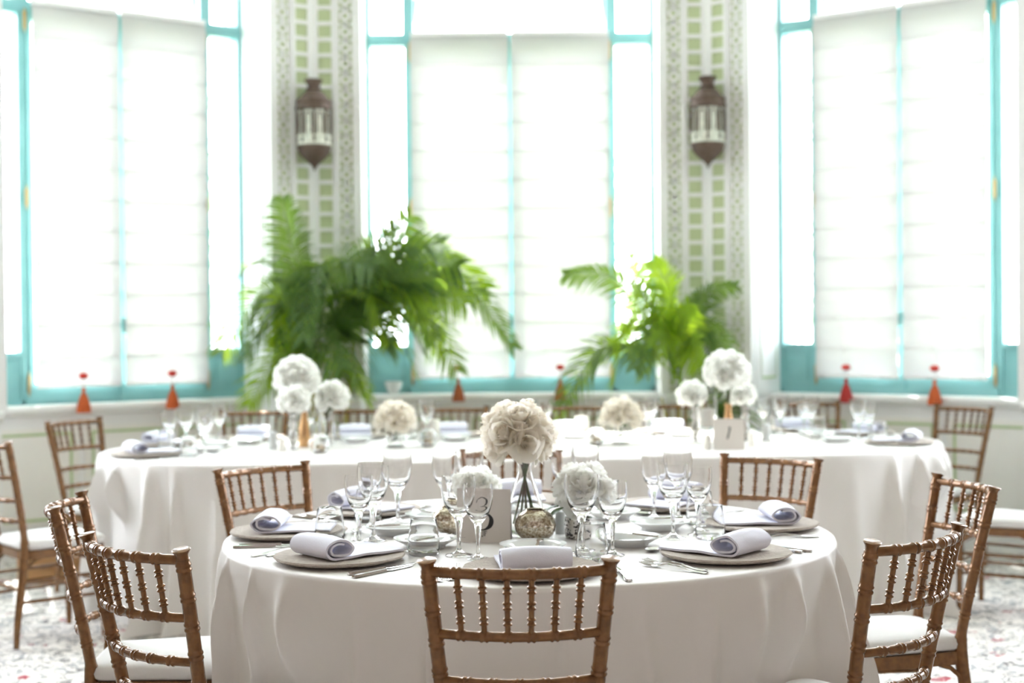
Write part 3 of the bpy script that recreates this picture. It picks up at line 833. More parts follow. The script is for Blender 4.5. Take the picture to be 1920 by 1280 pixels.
pill = []
a0 = math.atan2(nrm2.y, nrm2.x)
for i in range(150):
    a = a0 + PI * i / 149; pill.append((C1, Vector((math.cos(a), math.sin(a)))))
for i in range(1, 130): pill.append((C1.lerp(C2, i / 130), -nrm2))
for i in range(150):
    a = a0 - PI + PI * i / 149; pill.append((C2, Vector((math.cos(a), math.sin(a)))))
for i in range(1, 130): pill.append((C2.lerp(C1, i / 130), nrm2))
cloth('tablecloth', 'greige satin cloth falling to the floor over the long far table', pill, FR, 5, lambda nn: 0.12 + 1.35 * smooth(abs(nn.dot(axis)), 0.1, 0.7), far_push)


def table(label, c0, c1, R):
    c = (c0 + c1) / 2; t = thing('banquet_table', label, 'table', (c.x, c.y, 0))
    d = (c1 - c0); L_ = d.length; u = d.normalized() if L_ > 0 else Vector((1, 0)); n_ = Vector((-u.y, u.x)); poly = []
    for i in range(33):
        a = PI / 2 + PI * i / 32; poly.append(u * (-L_ / 2 + R * math.cos(a)) + n_ * R * math.sin(a))
    for i in range(33):
        a = -PI / 2 + PI * i / 32; poly.append(u * (L_ / 2 + R * math.cos(a)) + n_ * R * math.sin(a))
    mb = MB(); mb.prism([(p.x, p.y) for p in poly], 0.725, 0.75); mb.build('tabletop', M['pot'], t, ang=30)
    for sx_ in (-1, 1):
        for sy in (-1, 1):
            p = u * sx_ * (L_ / 2 + R * 0.35) + n_ * sy * R * 0.45
            mb = MB(); mb.tube([(p.x, p.y, 0), (p.x, p.y, 0.725)], 0.02, 10); mb.build('leg', M['silver'], t)


table('round banquet table hidden under the near greige cloth', TC, TC, TR - 0.02)
table('long round-ended banquet table hidden under the far greige cloth', C1, C2, FR - 0.02)

# ------------------------------------------------------------------ tableware prototypes (meshes)
GOB_O = [(0, 0), (.034, 0), (.036, .0012), (.034, .003), (.022, .006), (.012, .0095), (.007, .016), (.005, .026), (.005, .04), (.0065, .06), (.0095, .084), (.013, .099), (.018, .106), (.026, .115), (.035, .131), (.0415, .151), (.0445, .172), (.0447, .19), (.0432, .2085)]
GOB_I = [(.0422, .2085), (.0435, .19), (.0432, .172), (.0402, .152), (.0335, .134), (.024, .121), (.012, .1155), (0, .1145)]


def lathe_mesh(name, prof, ma, n=32, ang=50, rip=None):
    mb = MB(); mb.lathe(prof, n, rip=rip); return mb.mesh(name, ma, ang)


ME = {}
ME['goblet'] = lathe_mesh('wine_goblet', GOB_O + GOB_I, M['glass'])
ME['wineglass'] = lathe_mesh('wine_glass', [(r * 0.87, z * 0.925) for r, z in GOB_O + GOB_I], M['glass'])
ME['tumbler'] = lathe_mesh('tumbler', [(0, 0), (.034, 0), (.040, .004), (.0425, .018), (.041, .042), (.0375, .068), (.0338, .096), (.0326, .0965), (.0322, .0955), (.036, .068), (.0395, .042), (.041, .02), (.037, .012), (0, .0105)], M['glass'])
ME['plate'] = lathe_mesh('side_plate', [(0, .003), (.046, .003), (.049, 0), (.052, 0), (.054, .006), (.068, .014), (.0875, .0245), (.0885, .026), (.0868, .0266), (.067, .0185), (.054, .0095), (.05, .0085), (0, .0085)], M['porcelain'], 48)
ME['charger'] = lathe_mesh('felt_charger', [(0, .003), (.125, .003), (.15, .006), (.164, .0105), (.168, .014), (.1655, .0178), (.155, .0172), (.11, .0145), (0, .0135)], M['felt'], 72, 50,
                           rip=lambda a, z: 1 + (0.006 * math.sin(9 * a + 1) + 0.004 * math.sin(23 * a) if z > .004 else 0))


def strip(mb, pts, th=0.0018):
    """flat bar: pts = (x, y, z, halfwidth)"""
    vs = []; fs = []
    for x, y, z, h in pts: vs += [(x - h, y, z), (x + h, y, z), (x + h * 0.7, y, z + th), (x - h * 0.7, y, z + th)]
    n = len(pts)
    for i in range(n - 1):
        for k in range(4): fs.append((i * 4 + k, i * 4 + (k + 1) % 4, (i + 1) * 4 + (k + 1) % 4, (i + 1) * 4 + k))
    fs += [(3, 2, 1, 0), tuple((n - 1) * 4 + k for k in range(4))]
    mb.add(vs, fs)


def fork_mesh():
    mb = MB(); strip(mb, [(0, -.1, .002, .004), (0, -.095, .0015, .0095), (0, -.06, .003, .0075), (0, -.02, .009, .0042), (0, .02, .0105, .003), (0, .038, .0075, .004), (0, .048, .0045, .010), (0, .058, .003, .0125), (0, .062, .003, .0125)])
    for k in range(4):
        x = -.0105 + .007 * k; strip(mb, [(x, .06, .003, .0021), (x, .08, .004, .0018), (x * 0.97, .1, .0085, .0011)], .0015)
    return mb.mesh('dinner_fork', M['silver'], 45)


def knife_mesh():
    mb = MB(); strip(mb, [(0, -.11, .001, .0045), (0, -.106, .001, .0085), (0, -.06, .001, .0075), (0, -.005, .001, .0055), (0, .005, .0015, .0045)], .006)
    strip(mb, [(0, .004, .003, .005), (.001, .015, .002, .009), (.0, .06, .002, .0095), (-.001, .09, .002, .008), (-.004, .108, .002, .0025)], .0012); return mb.mesh('table_knife', M['silver'], 45)


def spoon_mesh(s=1.0):
    mb = MB(); strip(mb, [(0, -.09, .002, .004), (0, -.085, .0015, .0085), (0, -.05, .003, .0065), (0, 0, .009, .0035), (0, .03, .009, .003), (0, .042, .006, .006)])
    def f(u, v):
        a = 2 * PI * u; r = v; x = .0185 * r * math.cos(a); y = .069 + .03 * r * math.sin(a) - .003 * r * r
        return (x, y, .0015 + .0075 * r ** 2.2)
    mb.grid(f, 24, 5)
    def f2(u, v):
        a = -2 * PI * u; r = v; return (.018 * r * math.cos(a), .069 + .0295 * r * math.sin(a) - .003 * r * r, .0004 + .0075 * r ** 2.2)
    mb.grid(f2, 24, 5)
    return mb.mesh('dessert_spoon', M['silver'], 45)


def butter_mesh():
    mb = MB(); strip(mb, [(0, -.08, .0, .003), (0, -.076, .0, .006), (0, -.02, .0, .005), (0, .01, .0, .0035)], .004); strip(mb, [(0, .008, .001, .0035), (.002, .02, .001, .0085), (.002, .06, .001, .009), (-.003, .078, .001, .003)], .001)
    return mb.mesh('butter_knife', M['silver'], 45)


def napkin_mesh(seed):
    rnd = random.Random(seed); j = lambda a: rnd.uniform(-a, a)
    P = [(-.15 + j(.01), .006), (-.10, .005), (-.04, .007), (0.0, .0045), (.04, .003), (.064, .006), (.077 + j(.004), .022), (.073, .042 + j(.003)), (.050, .056 + j(.003)), (.022, .051), (.006, .039), (.0, .026), (.014, .0125), (.04, .0115), (.060, .016), (.066, .028), (.060, .041), (.044, .046), (.027, .042)]
    C = spline([(s, 0, z) for s, z in P], 6); th = .0058; n = len(C); w = .165
    rows = []
    NW = 9
    for q in range(NW):
        v = -w / 2 + w * q / (NW - 1); cs = []
        for sgn in (1, -1):
            idx = range(n) if sgn == 1 else range(n - 1, -1, -1)
            for i in idx:
                T = (C[min(i + 1, n - 1)] - C[max(i - 1, 0)]).normalized(); N_ = Vector((-T.z, 0, T.x))
                p = C[i] + N_ * th * 0.5 * sgn
                lift = smooth(p.z, .008, .05)
                k = noise.noise(Vector((v * 22, i * .12, seed * 3.1))) * .0045 * lift
                squeeze = 1 - 0.10 * lift * (2 * v / w) ** 2
                # local: y outward is -s
                cs.append(Vector((v * (1 + .02 * lift), -(p.x + k), max(.0008, p.z * squeeze + k * .5))))
        rows.append(cs)
    m_ = len(rows[0]); mb = MB(); vs = [p for r in rows for p in r]; fs = []
    for q in range(NW - 1):
        for i in range(m_): k = (i + 1) % m_; fs.append((q * m_ + i, (q + 1) * m_ + i, (q + 1) * m_ + k, q * m_ + k))
    for q in (0, NW - 1):
        for i in range(n - 1):
            a, b_, c, d = q * m_ + i, q * m_ + i + 1, q * m_ + m_ - 2 - i, q * m_ + m_ - 1 - i
            fs.append((a, b_, c, d) if q == 0 else (d, c, b_, a))
    mb.add(vs, fs); return mb.mesh('folded_napkin', M['napkin'], 50)


ME['fork'] = fork_mesh(); ME['knife'] = knife_mesh(); ME['spoon'] = spoon_mesh(); ME['butter'] = butter_mesh()
NAPK = [napkin_mesh(i) for i in range(4)]


def put(name, me, loc, rz, label, cat, group, rx=0.0):
    o = bpy.data.objects.new(name, me); COL.objects.link(o); o.location = loc; o.rotation_euler = (rx, 0, rz)
    return tag(o, label, cat, group)


def setting(pos, rz, where, tab, gl, near=True, ni=0, full=True):
    """pos(x, y): table point of the diner's frame (x right, y towards the middle, 0 at the charger)"""
    jit = lambda a: random.uniform(-a, a)
    z = TZ + 0.0005; g = lambda s: '%s on the %s' % (s, tab)
    P = lambda x, y, dz=0.0: (*pos(x, y), z + dz)
    put('felt_charger', ME['charger'], P(jit(.006), jit(.006)), rz + jit(.5), 'round grey felt charger ' + where, 'charger', g('felt chargers'))
    put('folded_napkin', NAPK[ni % 4], P(jit(.005), -.015 + jit(.006), .0168), rz + jit(.12), 'rolled lilac-white napkin ' + where, 'napkin', g('rolled napkins'))
    put('side_plate', ME['plate'], P(jit(.01), .305 + jit(.008)), rz, 'white side plate ' + where, 'plate', g('side plates'))
    for k, (nm, x, y) in enumerate(gl):
        lb = {'goblet': 'large clear wine goblet ', 'wineglass': 'smaller clear wine glass ', 'tumbler': 'clear stemless tumbler '}[nm]
        put({'goblet': 'wine_goblet', 'wineglass': 'wine_glass', 'tumbler': 'tumbler'}[nm], ME[nm], P(x, y), 0, lb + where, 'glass', g({'goblet': 'large goblets', 'wineglass': 'small wine glasses', 'tumbler': 'tumblers'}[nm]))
    put('dinner_fork', ME['fork'], P(-.192 + jit(.005), .0 + jit(.01)), rz + jit(.06), 'silver fork beside the charger ' + where, 'fork', g('inner forks'))
    put('table_knife', ME['knife'], P(.19 + jit(.005), -.01 + jit(.01)), rz + jit(.06), 'silver knife beside the charger ' + where, 'knife', g('inner knives'))
    if not full: return
    put('dinner_fork', ME['fork'], P(-.222 + jit(.004), -.012 + jit(.01)), rz + jit(.08), 'outer silver fork ' + where, 'fork', g('outer forks'))
    put('fish_knife', ME['knife'], P(.217 + jit(.004), -.02 + jit(.01)), rz + .05 + jit(.1), 'outer silver knife ' + where, 'knife', g('outer knives'))
    put('dessert_spoon', ME['spoon'], P(.03 + jit(.01), .188 + jit(.006)), rz + PI / 2 + jit(.1), 'silver dessert spoon by the charger ' + where, 'spoon', g('dessert spoons'))
    put('butter_knife', ME['butter'], P(.022, .305, .0275), rz + jit(.25) + .15, 'small knife on the plate ' + where, 'knife', g('butter knives'))


SET_R = 0.685
NEAR_SETS = [(270, 'at the setting nearest the camera', [('goblet', 18.5, .425), ('wineglass', 26.5, .478), ('tumbler', 17.0, .53)]),
             (224, 'at the front left setting', [('goblet', 21.5, .448), ('wineglass', 30, .487), ('tumbler', 11, .485)]),
             (182, 'at the left setting', [('goblet', 15.4, .456), ('wineglass', 24.2, .518), ('tumbler', 13, .575)]),
             (138, 'at the rear left setting', [('goblet', 14, .447), ('wineglass', 26, .487), ('tumbler', 15, .55)]),
             (92, 'at the setting behind the vase', [('goblet', 21, .465), ('wineglass', 36, .42), ('tumbler', 20, .55)]),
             (48, 'at the rear right setting', [('goblet', 20, .508), ('wineglass', 28, .48), ('tumbler', 12, .53)]),
             (5, 'at the right setting', [('goblet', 20, .505), ('wineglass', 29, .47), ('tumbler', 13, .545)]),
             (316, 'at the front right setting', [('goblet', 24.8, .426), ('wineglass', 34.3, .488), ('tumbler', 25.5, .53)])]
for i, (a, where, gl) in enumerate(NEAR_SETS):
    rz = R_(a + 90); ex = Vector((math.cos(rz), math.sin(rz))); ey = Vector((-math.sin(rz), math.cos(rz)))
    o_ = TC - ey * SET_R
    pos = lambda x, y, o_=o_, ex=ex, ey=ey: o_ + ex * x + ey * y
    G = [(n_, r * math.sin(R_(d)), SET_R - r * math.cos(R_(d))) for n_, d, r in gl]
    setting(pos, rz, where + ' of the round table', 'near round table', G, True, i)

far = []
for k, (px, wd) in enumerate(((472, 'first'), (665, 'second'), (848, 'third'), (1062, 'fourth'), (1254, 'fifth'), (1490, 'sixth'))):
    kk = (px - 960) / FPX; b0 = C1 + nrm2 * (FR - 0.19); s = b0.x; Y = (b0.y - axis.y / axis.x * b0.x) / (1 - axis.y / axis.x * kk)
    far.append((Vector((kk * Y, Y)), R_(180 + AX), '%s from the left along the back of the long table' % wd, k % 2 == 0))
for c, a, wd in ((C1, 213, 'at the left end of the long table, nearer the camera'), (C1, 155, 'at the left end of the long table, nearer the window'), (C2, 33, 'at the right end of the long table, nearer the window'), (C2, -26, 'at the right end of the long table, nearer the camera')):
    far.append((c + Vector((math.cos(R_(a)), math.sin(R_(a)))) * 0.605, R_(a + 90), wd, True))
for i, (o_, rz, where, full) in enumerate(far):
    ex = Vector((math.cos(rz), math.sin(rz))); ey = Vector((-math.sin(rz), math.cos(rz)))
    pos = lambda x, y, o_=o_, ex=ex, ey=ey: o_ + ex * x + ey * y
    setting(pos, rz, where, 'long far table', [('goblet', .15, .235), ('wineglass', .235, .2), ('tumbler', .185, .14)], False, i + 1, False)


# ------------------------------------------------------------------ flowers
def rose_mesh(name, seed, ma, R=0.036, openness=1.0):
    rnd = random.Random(seed); mb = MB()
    rings = [(3, .13, 1.06, .0), (3, .24, 1.06, .0), (4, .36, 1.03, .03), (5, .52, .98, .12), (5, .72, .86, .30), (6, 1.0, .64, .6)]
    for k, (n, rr, hh, curl) in enumerate(rings):
        a0 = rnd.uniform(0, 2 * PI)
        for i in range(n):
            a = a0 + 2 * PI * i / n + rnd.uniform(-.12, .12); half = PI / n * (1.35 if k < 4 else 1.15); rs = R * rr * rnd.uniform(.92, 1.08); h = R * 1.35 * hh * rnd.uniform(.93, 1.07); cu = curl * openness * rnd.uniform(.7, 1.3); ph = rnd.uniform(0, 6)
            def f(u, v, a=a, half=half, rs=rs, h=h, cu=cu, ph=ph, k=k):
                x = (u - .5) * 2; w = half * (0.35 + .65 * math.sin(PI * min(v * .75 + .12, .62))) * x
                rad = rs * (.25 + .75 * v ** .6) + R * cu * .9 * max(0, v - .45) ** 1.6 + .05 * rs * math.sin(3 * x + ph) * v
                z = h * v * (1 - .12 * x * x) - R * cu * 1.1 * max(0, v - .6) ** 1.7 + .035 * R * math.sin(5 * x + ph) * v * v
                z += R * 0.1 - R * .25 * (rr_ := rs / R) * (1 - v)
                return (rad * math.cos(a + w), rad * math.sin(a + w), z - R * .35)
            mb.grid(f, 6, 6)
    return mb.mesh(name, ma, 70)


ROSE = [rose_mesh('rose', i, M['petal'], 0.036, 1.0 + 0.2 * (i % 2)) for i in range(4)]
BLOOM = [rose_mesh('white_bloom', 20 + i, M['petalw'], 0.036, 1.4) for i in range(3)]


def bouquet(name, label, c, R, n, meshes, size, base, group=None, stems=5, neck=0.02, low=-0.45, leaves=0, cat='flowers', foot=0.03):
    """c: centre of the flower dome; base: where the stems stand"""
    t = thing(name, label, cat, base, 0, group); c = Vector(c) - Vector(base); rnd = random.Random(hash(label) % 9973 if False else sum(map(ord, label)))
    ga = PI * (3 - math.sqrt(5))
    for i in range(n):
        zc = 1 - (1 - low) * (i + .5) / n; rr = math.sqrt(max(0, 1 - zc * zc)); a = ga * i + rnd.uniform(-.2, .2)
        d = Vector((rr * math.cos(a), rr * math.sin(a), zc)).normalized()
        o = bpy.data.objects.new('rose' if meshes is ROSE else 'bloom', meshes[i % len(meshes)]); COL.objects.link(o); o.parent = t
        s = size / 0.036 * rnd.uniform(.9, 1.1)
        o.location = c + d * (R - size * 0.75); o.scale = (s, s, s); o.rotation_euler = (d * 1 + Vector((0, 0, .25))).to_track_quat('Z', 'Y').to_euler()
    core = MB(); core.lathe([(0, -R * .5), (R * .35, -R * .4), (R * .3, -R * .15), (0, 0)], 12, c); core.build('greenery', M['roseleaf'], t)
    for i in range(stems):
        a = 2 * PI * i / stems + rnd.uniform(-.3, .3); nk = Vector((neck * math.cos(a) * .6, neck * math.sin(a) * .6, c.z - R * .85))
        ft = Vector((-foot * math.cos(a), -foot * math.sin(a), 0.012 + rnd.uniform(0, .02)))
        mb = MB(); mb.tube([c + Vector((R * .3 * math.cos(a), R * .3 * math.sin(a), -R * .35)), nk, nk.lerp(ft, .5), ft], [.0035, .0035, .0033, .003], 7); mb.build('stem', M['stem'], t)
    for i in range(leaves):
        a = rnd.uniform(PI * .9, PI * 1.6); d = Vector((math.cos(a), math.sin(a), -.1)); p = c + d * R * .95 + Vector((0, 0, -R * .3)); up = Vector((0, 0, 1)); sd = d.cross(up).normalized(); l = .05
        mb = MB(); mb.grid(lambda u, v: p + d * l * v + sd * (u - .5) * .03 * math.sin(PI * (v * .93 + .04)) + Vector((0, 0, -.02 * v * v + .006 * abs(u - .5))), 4, 8); mb.build('leaf', M['roseleaf'], t)
    return t


zt = TZ + 0.0006
# rose bouquet in its conical vase
VB = Vector((0.033, 4.06, zt))
t = tag(bpy.data.objects.new('conical_vase', None), 'clear conical glass vase holding the cream roses', 'vase'); COL.objects.link(t); t.location = VB
mb = MB(); mb.lathe([(0, 0), (.066, 0), (.072, .004), (.0705, .02), (.056, .07), (.038, .125), (.024, .165), (.0195, .185), (.0195, .195), (.024, .212), (.030, .225), (.0288, .2255), (.0225, .212), (.0178, .196), (.0178, .185), (.0222, .165), (.0362, .125), (.0542, .07), (.068, .022), (.066, .010), (0, .009)], 40)
o = mb.build('glass_body', M['vaseglass'], t)
fc = VB + Vector((-0.018, -0.01, 0.281))
bouquet('rose_bouquet', 'round bouquet of cream roses standing in the conical vase', fc, 0.094, 14, ROSE, 0.044, VB, None, 7, 0.016, -0.62, 0, foot=0.035)
# low roses left (behind the card) and right (speckled pot)
lp = at(893, 985, TZ); lp.z = zt


def lowpot(label, p, ma, r=.042, h=.062, name='flower_pot'):
    mb = MB(); mb.lathe([(0, 0), (r * .82, 0), (r * .9, .004), (r, h * .5), (r * .96, h), (r * .9, h), (r * .9, h * .5), (0, h * .4)], 28); o = mb.build(name, ma); o.location = p; return tag(o, label, 'pot')


lowpot('white flower pot behind the table number three card', lp, M['ceramic'])
bouquet('rose_posy', 'low white roses peeking over the table number three card', lp + Vector((0, 0, .105)), .066, 9, BLOOM, .036, lp + Vector((0, 0, .03)), None, 3, .02, -.2, 0)
rp = at(1085, 1008, TZ); rp.z = zt
lowpot('silver speckled mosaic flower pot on the near table, right of the vase', rp, M['mosaic'], .042, .058)
bouquet('rose_posy', 'large white roses in the silver speckled mosaic pot', rp + Vector((.018, .01, .118)), .078, 9, BLOOM, .045, rp + Vector((0, 0, .028)), None, 3, .02, -.35, 3)
# white shakers
def shaker(px, py, label, ma, h=.085, r=.02):
    p = at(px, py, TZ); mb = MB(); mb.lathe([(0, 0), (r * .95, 0), (r, .003), (r * .92, h * .8), (r * .8, h * .95), (r * .5, h), (0, h)], 20); o = mb.build('condiment_shaker', ma); o.location = (p.x, p.y, zt); return tag(o, label, 'shaker')


shaker(1051, 1000, 'grey-white ceramic shaker between mercury ball and mosaic pot', M['ceramic'], .066, .0165)


def mercury(px, py, label, r=.058, candle=False, clear=False):
    p = at(px, py, TZ); t = thing('votive_holder', label, 'candle holder', (p.x, p.y, zt)); h = r * 1.62
    prof = [(0, 0), (r * .42, 0), (r * .5, .003)] + [(r * math.cos(a) ** .9, h * .5 + h * .5 * math.sin(a) * .98) for a in [R_(d) for d in (-55, -38, -20, 0, 20, 38, 52, 63)]]
    top = prof[-1]; prof += [(top[0] * .96, top[1] + .003), (top[0] * .9, top[1] + .001)] + [(q[0] * .93, q[1]) for q in prof[-2:3:-1]] + [(0, .008)]
    mb = MB(); mb.lathe(prof, 40); mb.build('bowl', M['vaseglass'] if clear else M['mercury'], t)
    mb = MB(); mb.lathe([(0, .0085), (r * .35, .0085), (r * .35, h * .42), (0, h * .42)], 20); mb.build('tealight', M['tan'], t)


mercury(1004, 1016, 'silvery gold mercury glass ball in front of the rose vase')
mercury(842, 1000, 'brown gold mercury glass ball behind the left glasses of the near table', .05)


# ------------------------------------------------------------------ table number cards
def stroke(mb, pts, ws, fn):
    n = len(pts); L_, R2 = [], []
    for i in range(n):
        d = (Vector(pts[min(i + 1, n - 1)]) - Vector(pts[max(i - 1, 0)])).normalized(); nn = Vector((-d.y, d.x)); p = Vector(pts[i])
        L_.append(p + nn * ws[i] / 2); R2.append(p - nn * ws[i] / 2)
    vs = [fn(p.x, p.y, .0006) for p in L_ + R2] + [fn(p.x, p.y, .0) for p in L_ + R2]
    fs = [(i, n + i, n + i + 1, i + 1) for i in range(n - 1)] + [(2 * n + i, 2 * n + i + 1, 3 * n + i + 1, 3 * n + i) for i in range(n - 1)]
    mb.add(vs, fs)


def bezier_pts(P, n=10):
    return [(p.x, p.y) for p in spline([(a, b_, 0) for a, b_ in P], n)]


def card(label, p, rz, w, h, glyph, lean=10):
    t = thing('table_number_card', label, 'card', (p.x, p.y, zt), rz)
    l = R_(lean)
    front = lambda x, y, d: (x, -.038 + y * math.sin(l) - d * math.cos(l), y * math.cos(l) + d * math.sin(l) * .0 + .0)
    mb = MB(); mb.prism([(-w / 2, 0), (w / 2, 0), (w / 2, h), (-w / 2, h)], 0, -.0008, front); mb.build('front_leaf', M['card'], t, ang=0)
    top = front(0, h, 0); mb = MB()
    mb.prism([(-w / 2, 0), (w / 2, 0), (w / 2, 1), (-w / 2, 1)], 0, .0008, lambda x, y, d: (x, top[1] + (1 - y) * .03 + d + .0006, top[2] * y)); mb.build('back_leaf', M['card'], t, ang=0)
    mb = MB()
    if glyph == 3:
        s = h * .0105
        pts = bezier_pts([(-13, 66), (-11, 74), (-2, 79), (8, 74), (10, 64), (4, 56), (-4, 53)]); n = len(pts)
        stroke(mb, [(x * s, y * s) for x, y in pts], [s * (1.2 + 5.5 * math.exp(-((i / n - .62) / .17) ** 2)) for i in range(n)], front)
        pts = bezier_pts([(-4, 53), (7, 51), (14, 42), (12, 30), (2, 23), (-9, 24), (-14, 31)]); n = len(pts)
        stroke(mb, [(x * s, y * s) for x, y in pts], [s * (1.2 + 7.5 * math.exp(-((i / n - .42) / .2) ** 2)) for i in range(n)], front)
        k = bezier_pts([(-14.5, 29.5), (-14, 31), (-13.3, 32.5)], 3); stroke(mb, [(x * s, y * s) for x, y in k], [s * 5] * len(k), front)
    else:
        s = h * .0105
        stroke(mb, [(-5 * s, 34 * s), (0, 52 * s), (4 * s, 70 * s)], [s * 4.6] * 3, front)
        stroke(mb, [(4.2 * s, 70 * s), (0, 68 * s), (-2.5 * s, 66 * s)], [s * 3, s * 2, s], front); stroke(mb, [(-7.5 * s, 34 * s), (-2.5 * s, 34 * s)], [s * 1.6] * 2, front)
    mb.build('numeral', M['ink'], t, ang=0)
    mb = MB(); s = h * .0105 * .5
    if glyph == 3:
        oy = 12 * h * .0105
        J = bezier_pts([(-6, 0), (-4, -3), (-1.5, -1), (-1, 5), (-1, 16)], 5); stroke(mb, [(x * s, y * s + oy) for x, y in J], [s * 2.4] * len(J), front)
        for a, b_, w_ in (((-3.6, 16), (1.6, 16), .9), ((5, 0), (5, 16), 2), ((3, 0), (7.4, 0), .9), ((3, 16), (12, 16), 1.1), ((12, 16), (12.4, 12.5), 1), ((5, 8.5), (10, 8.5), .9), ((10, 10), (10, 7), .9)):
            stroke(mb, [(a[0] * s, a[1] * s + oy), (b_[0] * s, b_[1] * s + oy)], [s * w_ * 1.6] * 2, front)
        stroke(mb, [(-w * .44, oy * .7), (-w * .33, oy * .72)], [s * .5] * 2, front)
        mb.build('initials', M['ink'], t, ang=0)


cp = at(909, 1017, TZ); card('cream card with a large black 3 standing on the near table', cp + Vector((0, .038, 0)), R_(-6), .150, .146, 3, 6)
cp = at(1368, 843, TZ); card('cream card with a black 1 standing on the long far table', cp + Vector((0, .03, 0)), R_(-4), .145, .148, 1, 8)


# ------------------------------------------------------------------ far table decoration
def tallvase(label, px, py, h, r, ma, kind, name='bud_vase'):
    p = at(px, py, TZ); mb = MB()
    if kind == 'cyl': pr = [(0, 0), (r, 0), (r, h), (r * .93, h), (r * .93, .012), (0, .012)]
    elif kind == 'bulb': pr = [(0, 0), (r * .8, 0), (r * .5, h * .12), (r * .9, h * .24), (r, h * .36), (r * .5, h * .55), (r * .85, h * .7), (r * .6, h * .85), (r * .8, h), (r * .68, h), (r * .5, h * .85), (r * .6, h * .7), (r * .3, h * .5), (0, h * .4)]
    else: pr = [(0, 0), (r * .85, 0), (r, h * .25), (r * .8, h * .55), (r * .5, h * .8), (r * .55, h), (r * .45, h), (r * .4, h * .8), (0, h * .6)]
    mb.lathe(pr, 24); o = mb.build(name, ma); o.location = (p.x, p.y, zt); return tag(o, label, 'vase'), Vector((p.x, p.y, zt))


def far_bouquet(label, px, py, base, R, n, size, low=-.5):
    c = atY(px, py, base.y); b_ = base + Vector((0, 0, .02)); return bouquet('white_bouquet', label, c, R, n, BLOOM, size, b_, 'white bouquets on the long table', 4, .016, low, foot=.008)


o, b1 = tallvase('copper gold vase of the tall white bouquet at the left of the long table', 571, 838, .19, .032, M['gold'], 'bottle')
far_bouquet('tall white bouquet at the left of the long table, above a copper vase', 556, 710, b1, .108, 30, .036)
o, b2 = tallvase('slim silvery beaded vase left of the copper vase', 550, 843, .175, .026, M['mosaic'], 'bulb')
far_bouquet('small white bouquet just under the tall left bouquet', 551, 752, b2, .076, 20, .03)
o, b3 = tallvase('clear cylinder vase right of the left copper vase', 613, 834, .165, .045, M['vaseglass'], 'cyl', 'cylinder_vase')
far_bouquet('low white bouquet in the clear cylinder beside the large palm', 622, 746, b3, .083, 22, .031)
o, b4 = tallvase('copper gold vase behind the table number one card', 1366, 832, .20, .032, M['gold'], 'bottle')
far_bouquet('tall white bouquet behind the table number one card', 1364, 699, b4, .108, 30, .036)
o, b5 = tallvase('slim silvery beaded vase right of the number one card', 1398, 826, .175, .026, M['mosaic'], 'bulb')
far_bouquet('small white bouquet at the right, under the tall right bouquet', 1390, 740, b5, .069, 18, .029)
o, b6 = tallvase('slim silvery beaded vase left of the number one card', 1304, 826, .175, .024, M['mosaic'], 'bulb')
far_bouquet('small white bouquet beside the small palm, left of the hurricane glass', 1297, 741, b6, .071, 18, .029)
p = at(1326, 828, TZ); t = thing('hurricane_glass', 'clear hurricane glass with a white candle by the number one card', 'candle holder', (p.x, p.y, zt))
mb = MB(); mb.lathe([(0, 0), (.05, 0), (.05, .01), (.014, .02), (.012, .05), (.046, .07), (.05, .1), (.05, .235), (.047, .235), (.047, .1), (.04, .078), (0, .075)], 28); mb.build('glass_body', M['vaseglass'], t)
mb = MB(); mb.lathe([(0, .0755), (.036, .0785), (.036, .165), (0, .165)], 20); mb.build('candle', M['wax'], t)
for px, py, cx_, cy_, lb in ((742, 838, 741, 791, 'low dome of cream flowers left of the middle of the long table'), (1163, 832, 1163, 784, 'low dome of cream flowers right of the middle of the long table')):
    p = at(px, py, TZ); p.z = zt
    mb = MB(); mb.lathe([(0, 0), (.04, 0), (.045, .004), (.045, .06), (.041, .06), (.041, .01), (0, .009)], 24); o = mb.build('glass_bowl', M['vaseglass']); o.location = p; tag(o, 'glass bowl of the ' + lb.replace('low dome of ', ''), 'bowl')
    c = atY(cx_, cy_, p.y); bouquet('flower_dome', lb, c, .10, 20, ROSE, .038, p + Vector((0, 0, .012)), 'cream flower domes', 4, .02, -.3)
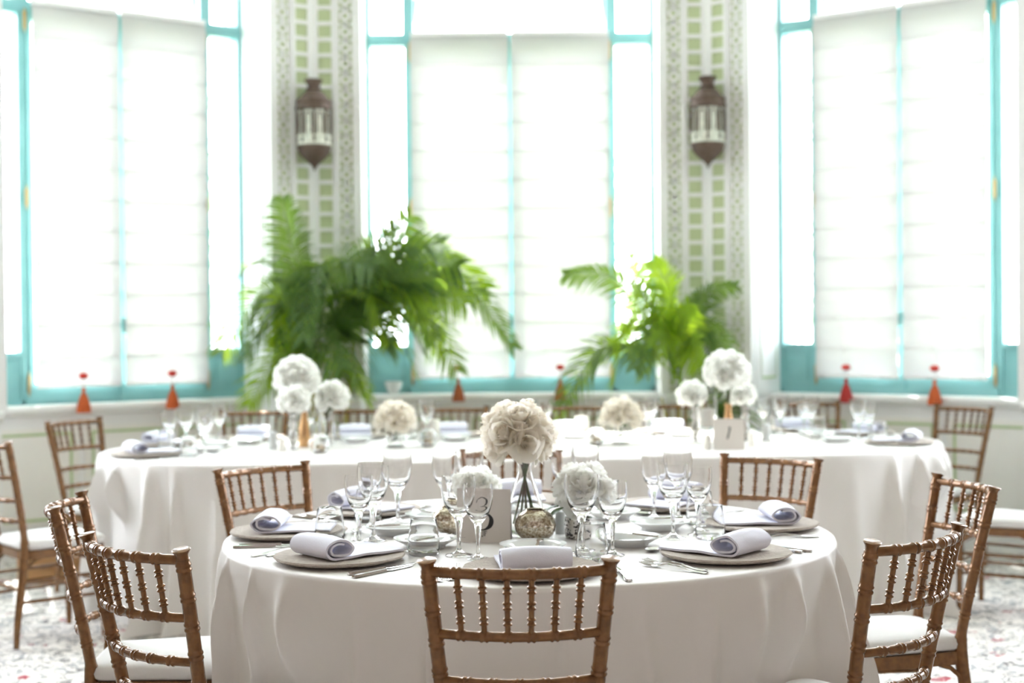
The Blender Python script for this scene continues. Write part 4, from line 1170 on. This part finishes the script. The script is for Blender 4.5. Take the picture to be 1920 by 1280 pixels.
for px, py, lb in ((600, 849, 'clear round votive with tan candle left on the long table'), (802, 837, 'clear round votive with tan candle before the left pillar candle'), (1118, 834, 'clear round votive with tan candle before the right pillar candle')):
    mercury(px, py, lb, .056, True, True)


def pillar(px, py, label):
    p = at(px, py, TZ); t = thing('pillar_candle', label, 'candle', (p.x, p.y, zt))
    mb = MB(); mb.lathe([(0, 0), (.036, 0), (.037, .003), (.037, .098), (.034, .102), (.01, .098), (0, .098)], 24); mb.build('wax', M['wax'], t)
    mb = MB(); mb.tube([(0, 0, .097), (0, 0, .112), (.002, 0, .118)], .0015, 5); mb.build('wick', M['rope'], t)


pillar(812, 822, 'white pillar candle left of the middle of the long table'); pillar(1091, 815, 'white pillar candle right of the middle of the long table')
shaker(512, 842, 'grey ceramic shaker at the left of the long table', M['ceramic'], .09, .023)
shaker(529, 846, 'white ceramic shaker right of the grey one on the long table', M['wax'], .06, .022)
shaker(1437, 826, 'grey ceramic shaker right of the number one card', M['ceramic'], .085, .025)
shaker(1326, 842, 'white ceramic shaker left of the number one card', M['wax'], .07, .02)
shaker(1409, 838, 'white ceramic shaker touching the right of the number one card', M['wax'], .07, .02)

# a low wooden step by the wall and a white bowl on the sill
t = thing('wooden_step', 'low sunlit wooden step on the carpet behind the left chairs', 'step', (-2.42, 7.74, 0), R_(20))
mb = MB(); mb.box(-0.27, 0.27, -0.13, 0.15, 0.012, 0.078); mb.box(-0.26, 0.26, -0.12, 0.15, 0, 0.012); mb.build('lower_board', M['stepwood'], t, ang=0)
mb = MB(); mb.box(-0.27, 0.27, -0.13, 0.15, 0.084, 0.15); mb.box(-0.265, 0.265, -0.12, 0.15, 0.078, 0.084); mb.build('upper_board', M['stepwood'], t, ang=0)
mb = MB(); mb.lathe([(0, 0), (.03, 0), (.032, .006), (.045, .02), (.056, .05), (.06, .08), (.056, .08), (.052, .05), (.04, .02), (0, .012)], 28)
o = mb.build('white_bowl', M['porcelain']); p = atY(738, 736, 9.50); o.location = (p.x, 9.50, 0.906); tag(o, 'white bowl on the window sill right of the large palm', 'bowl')
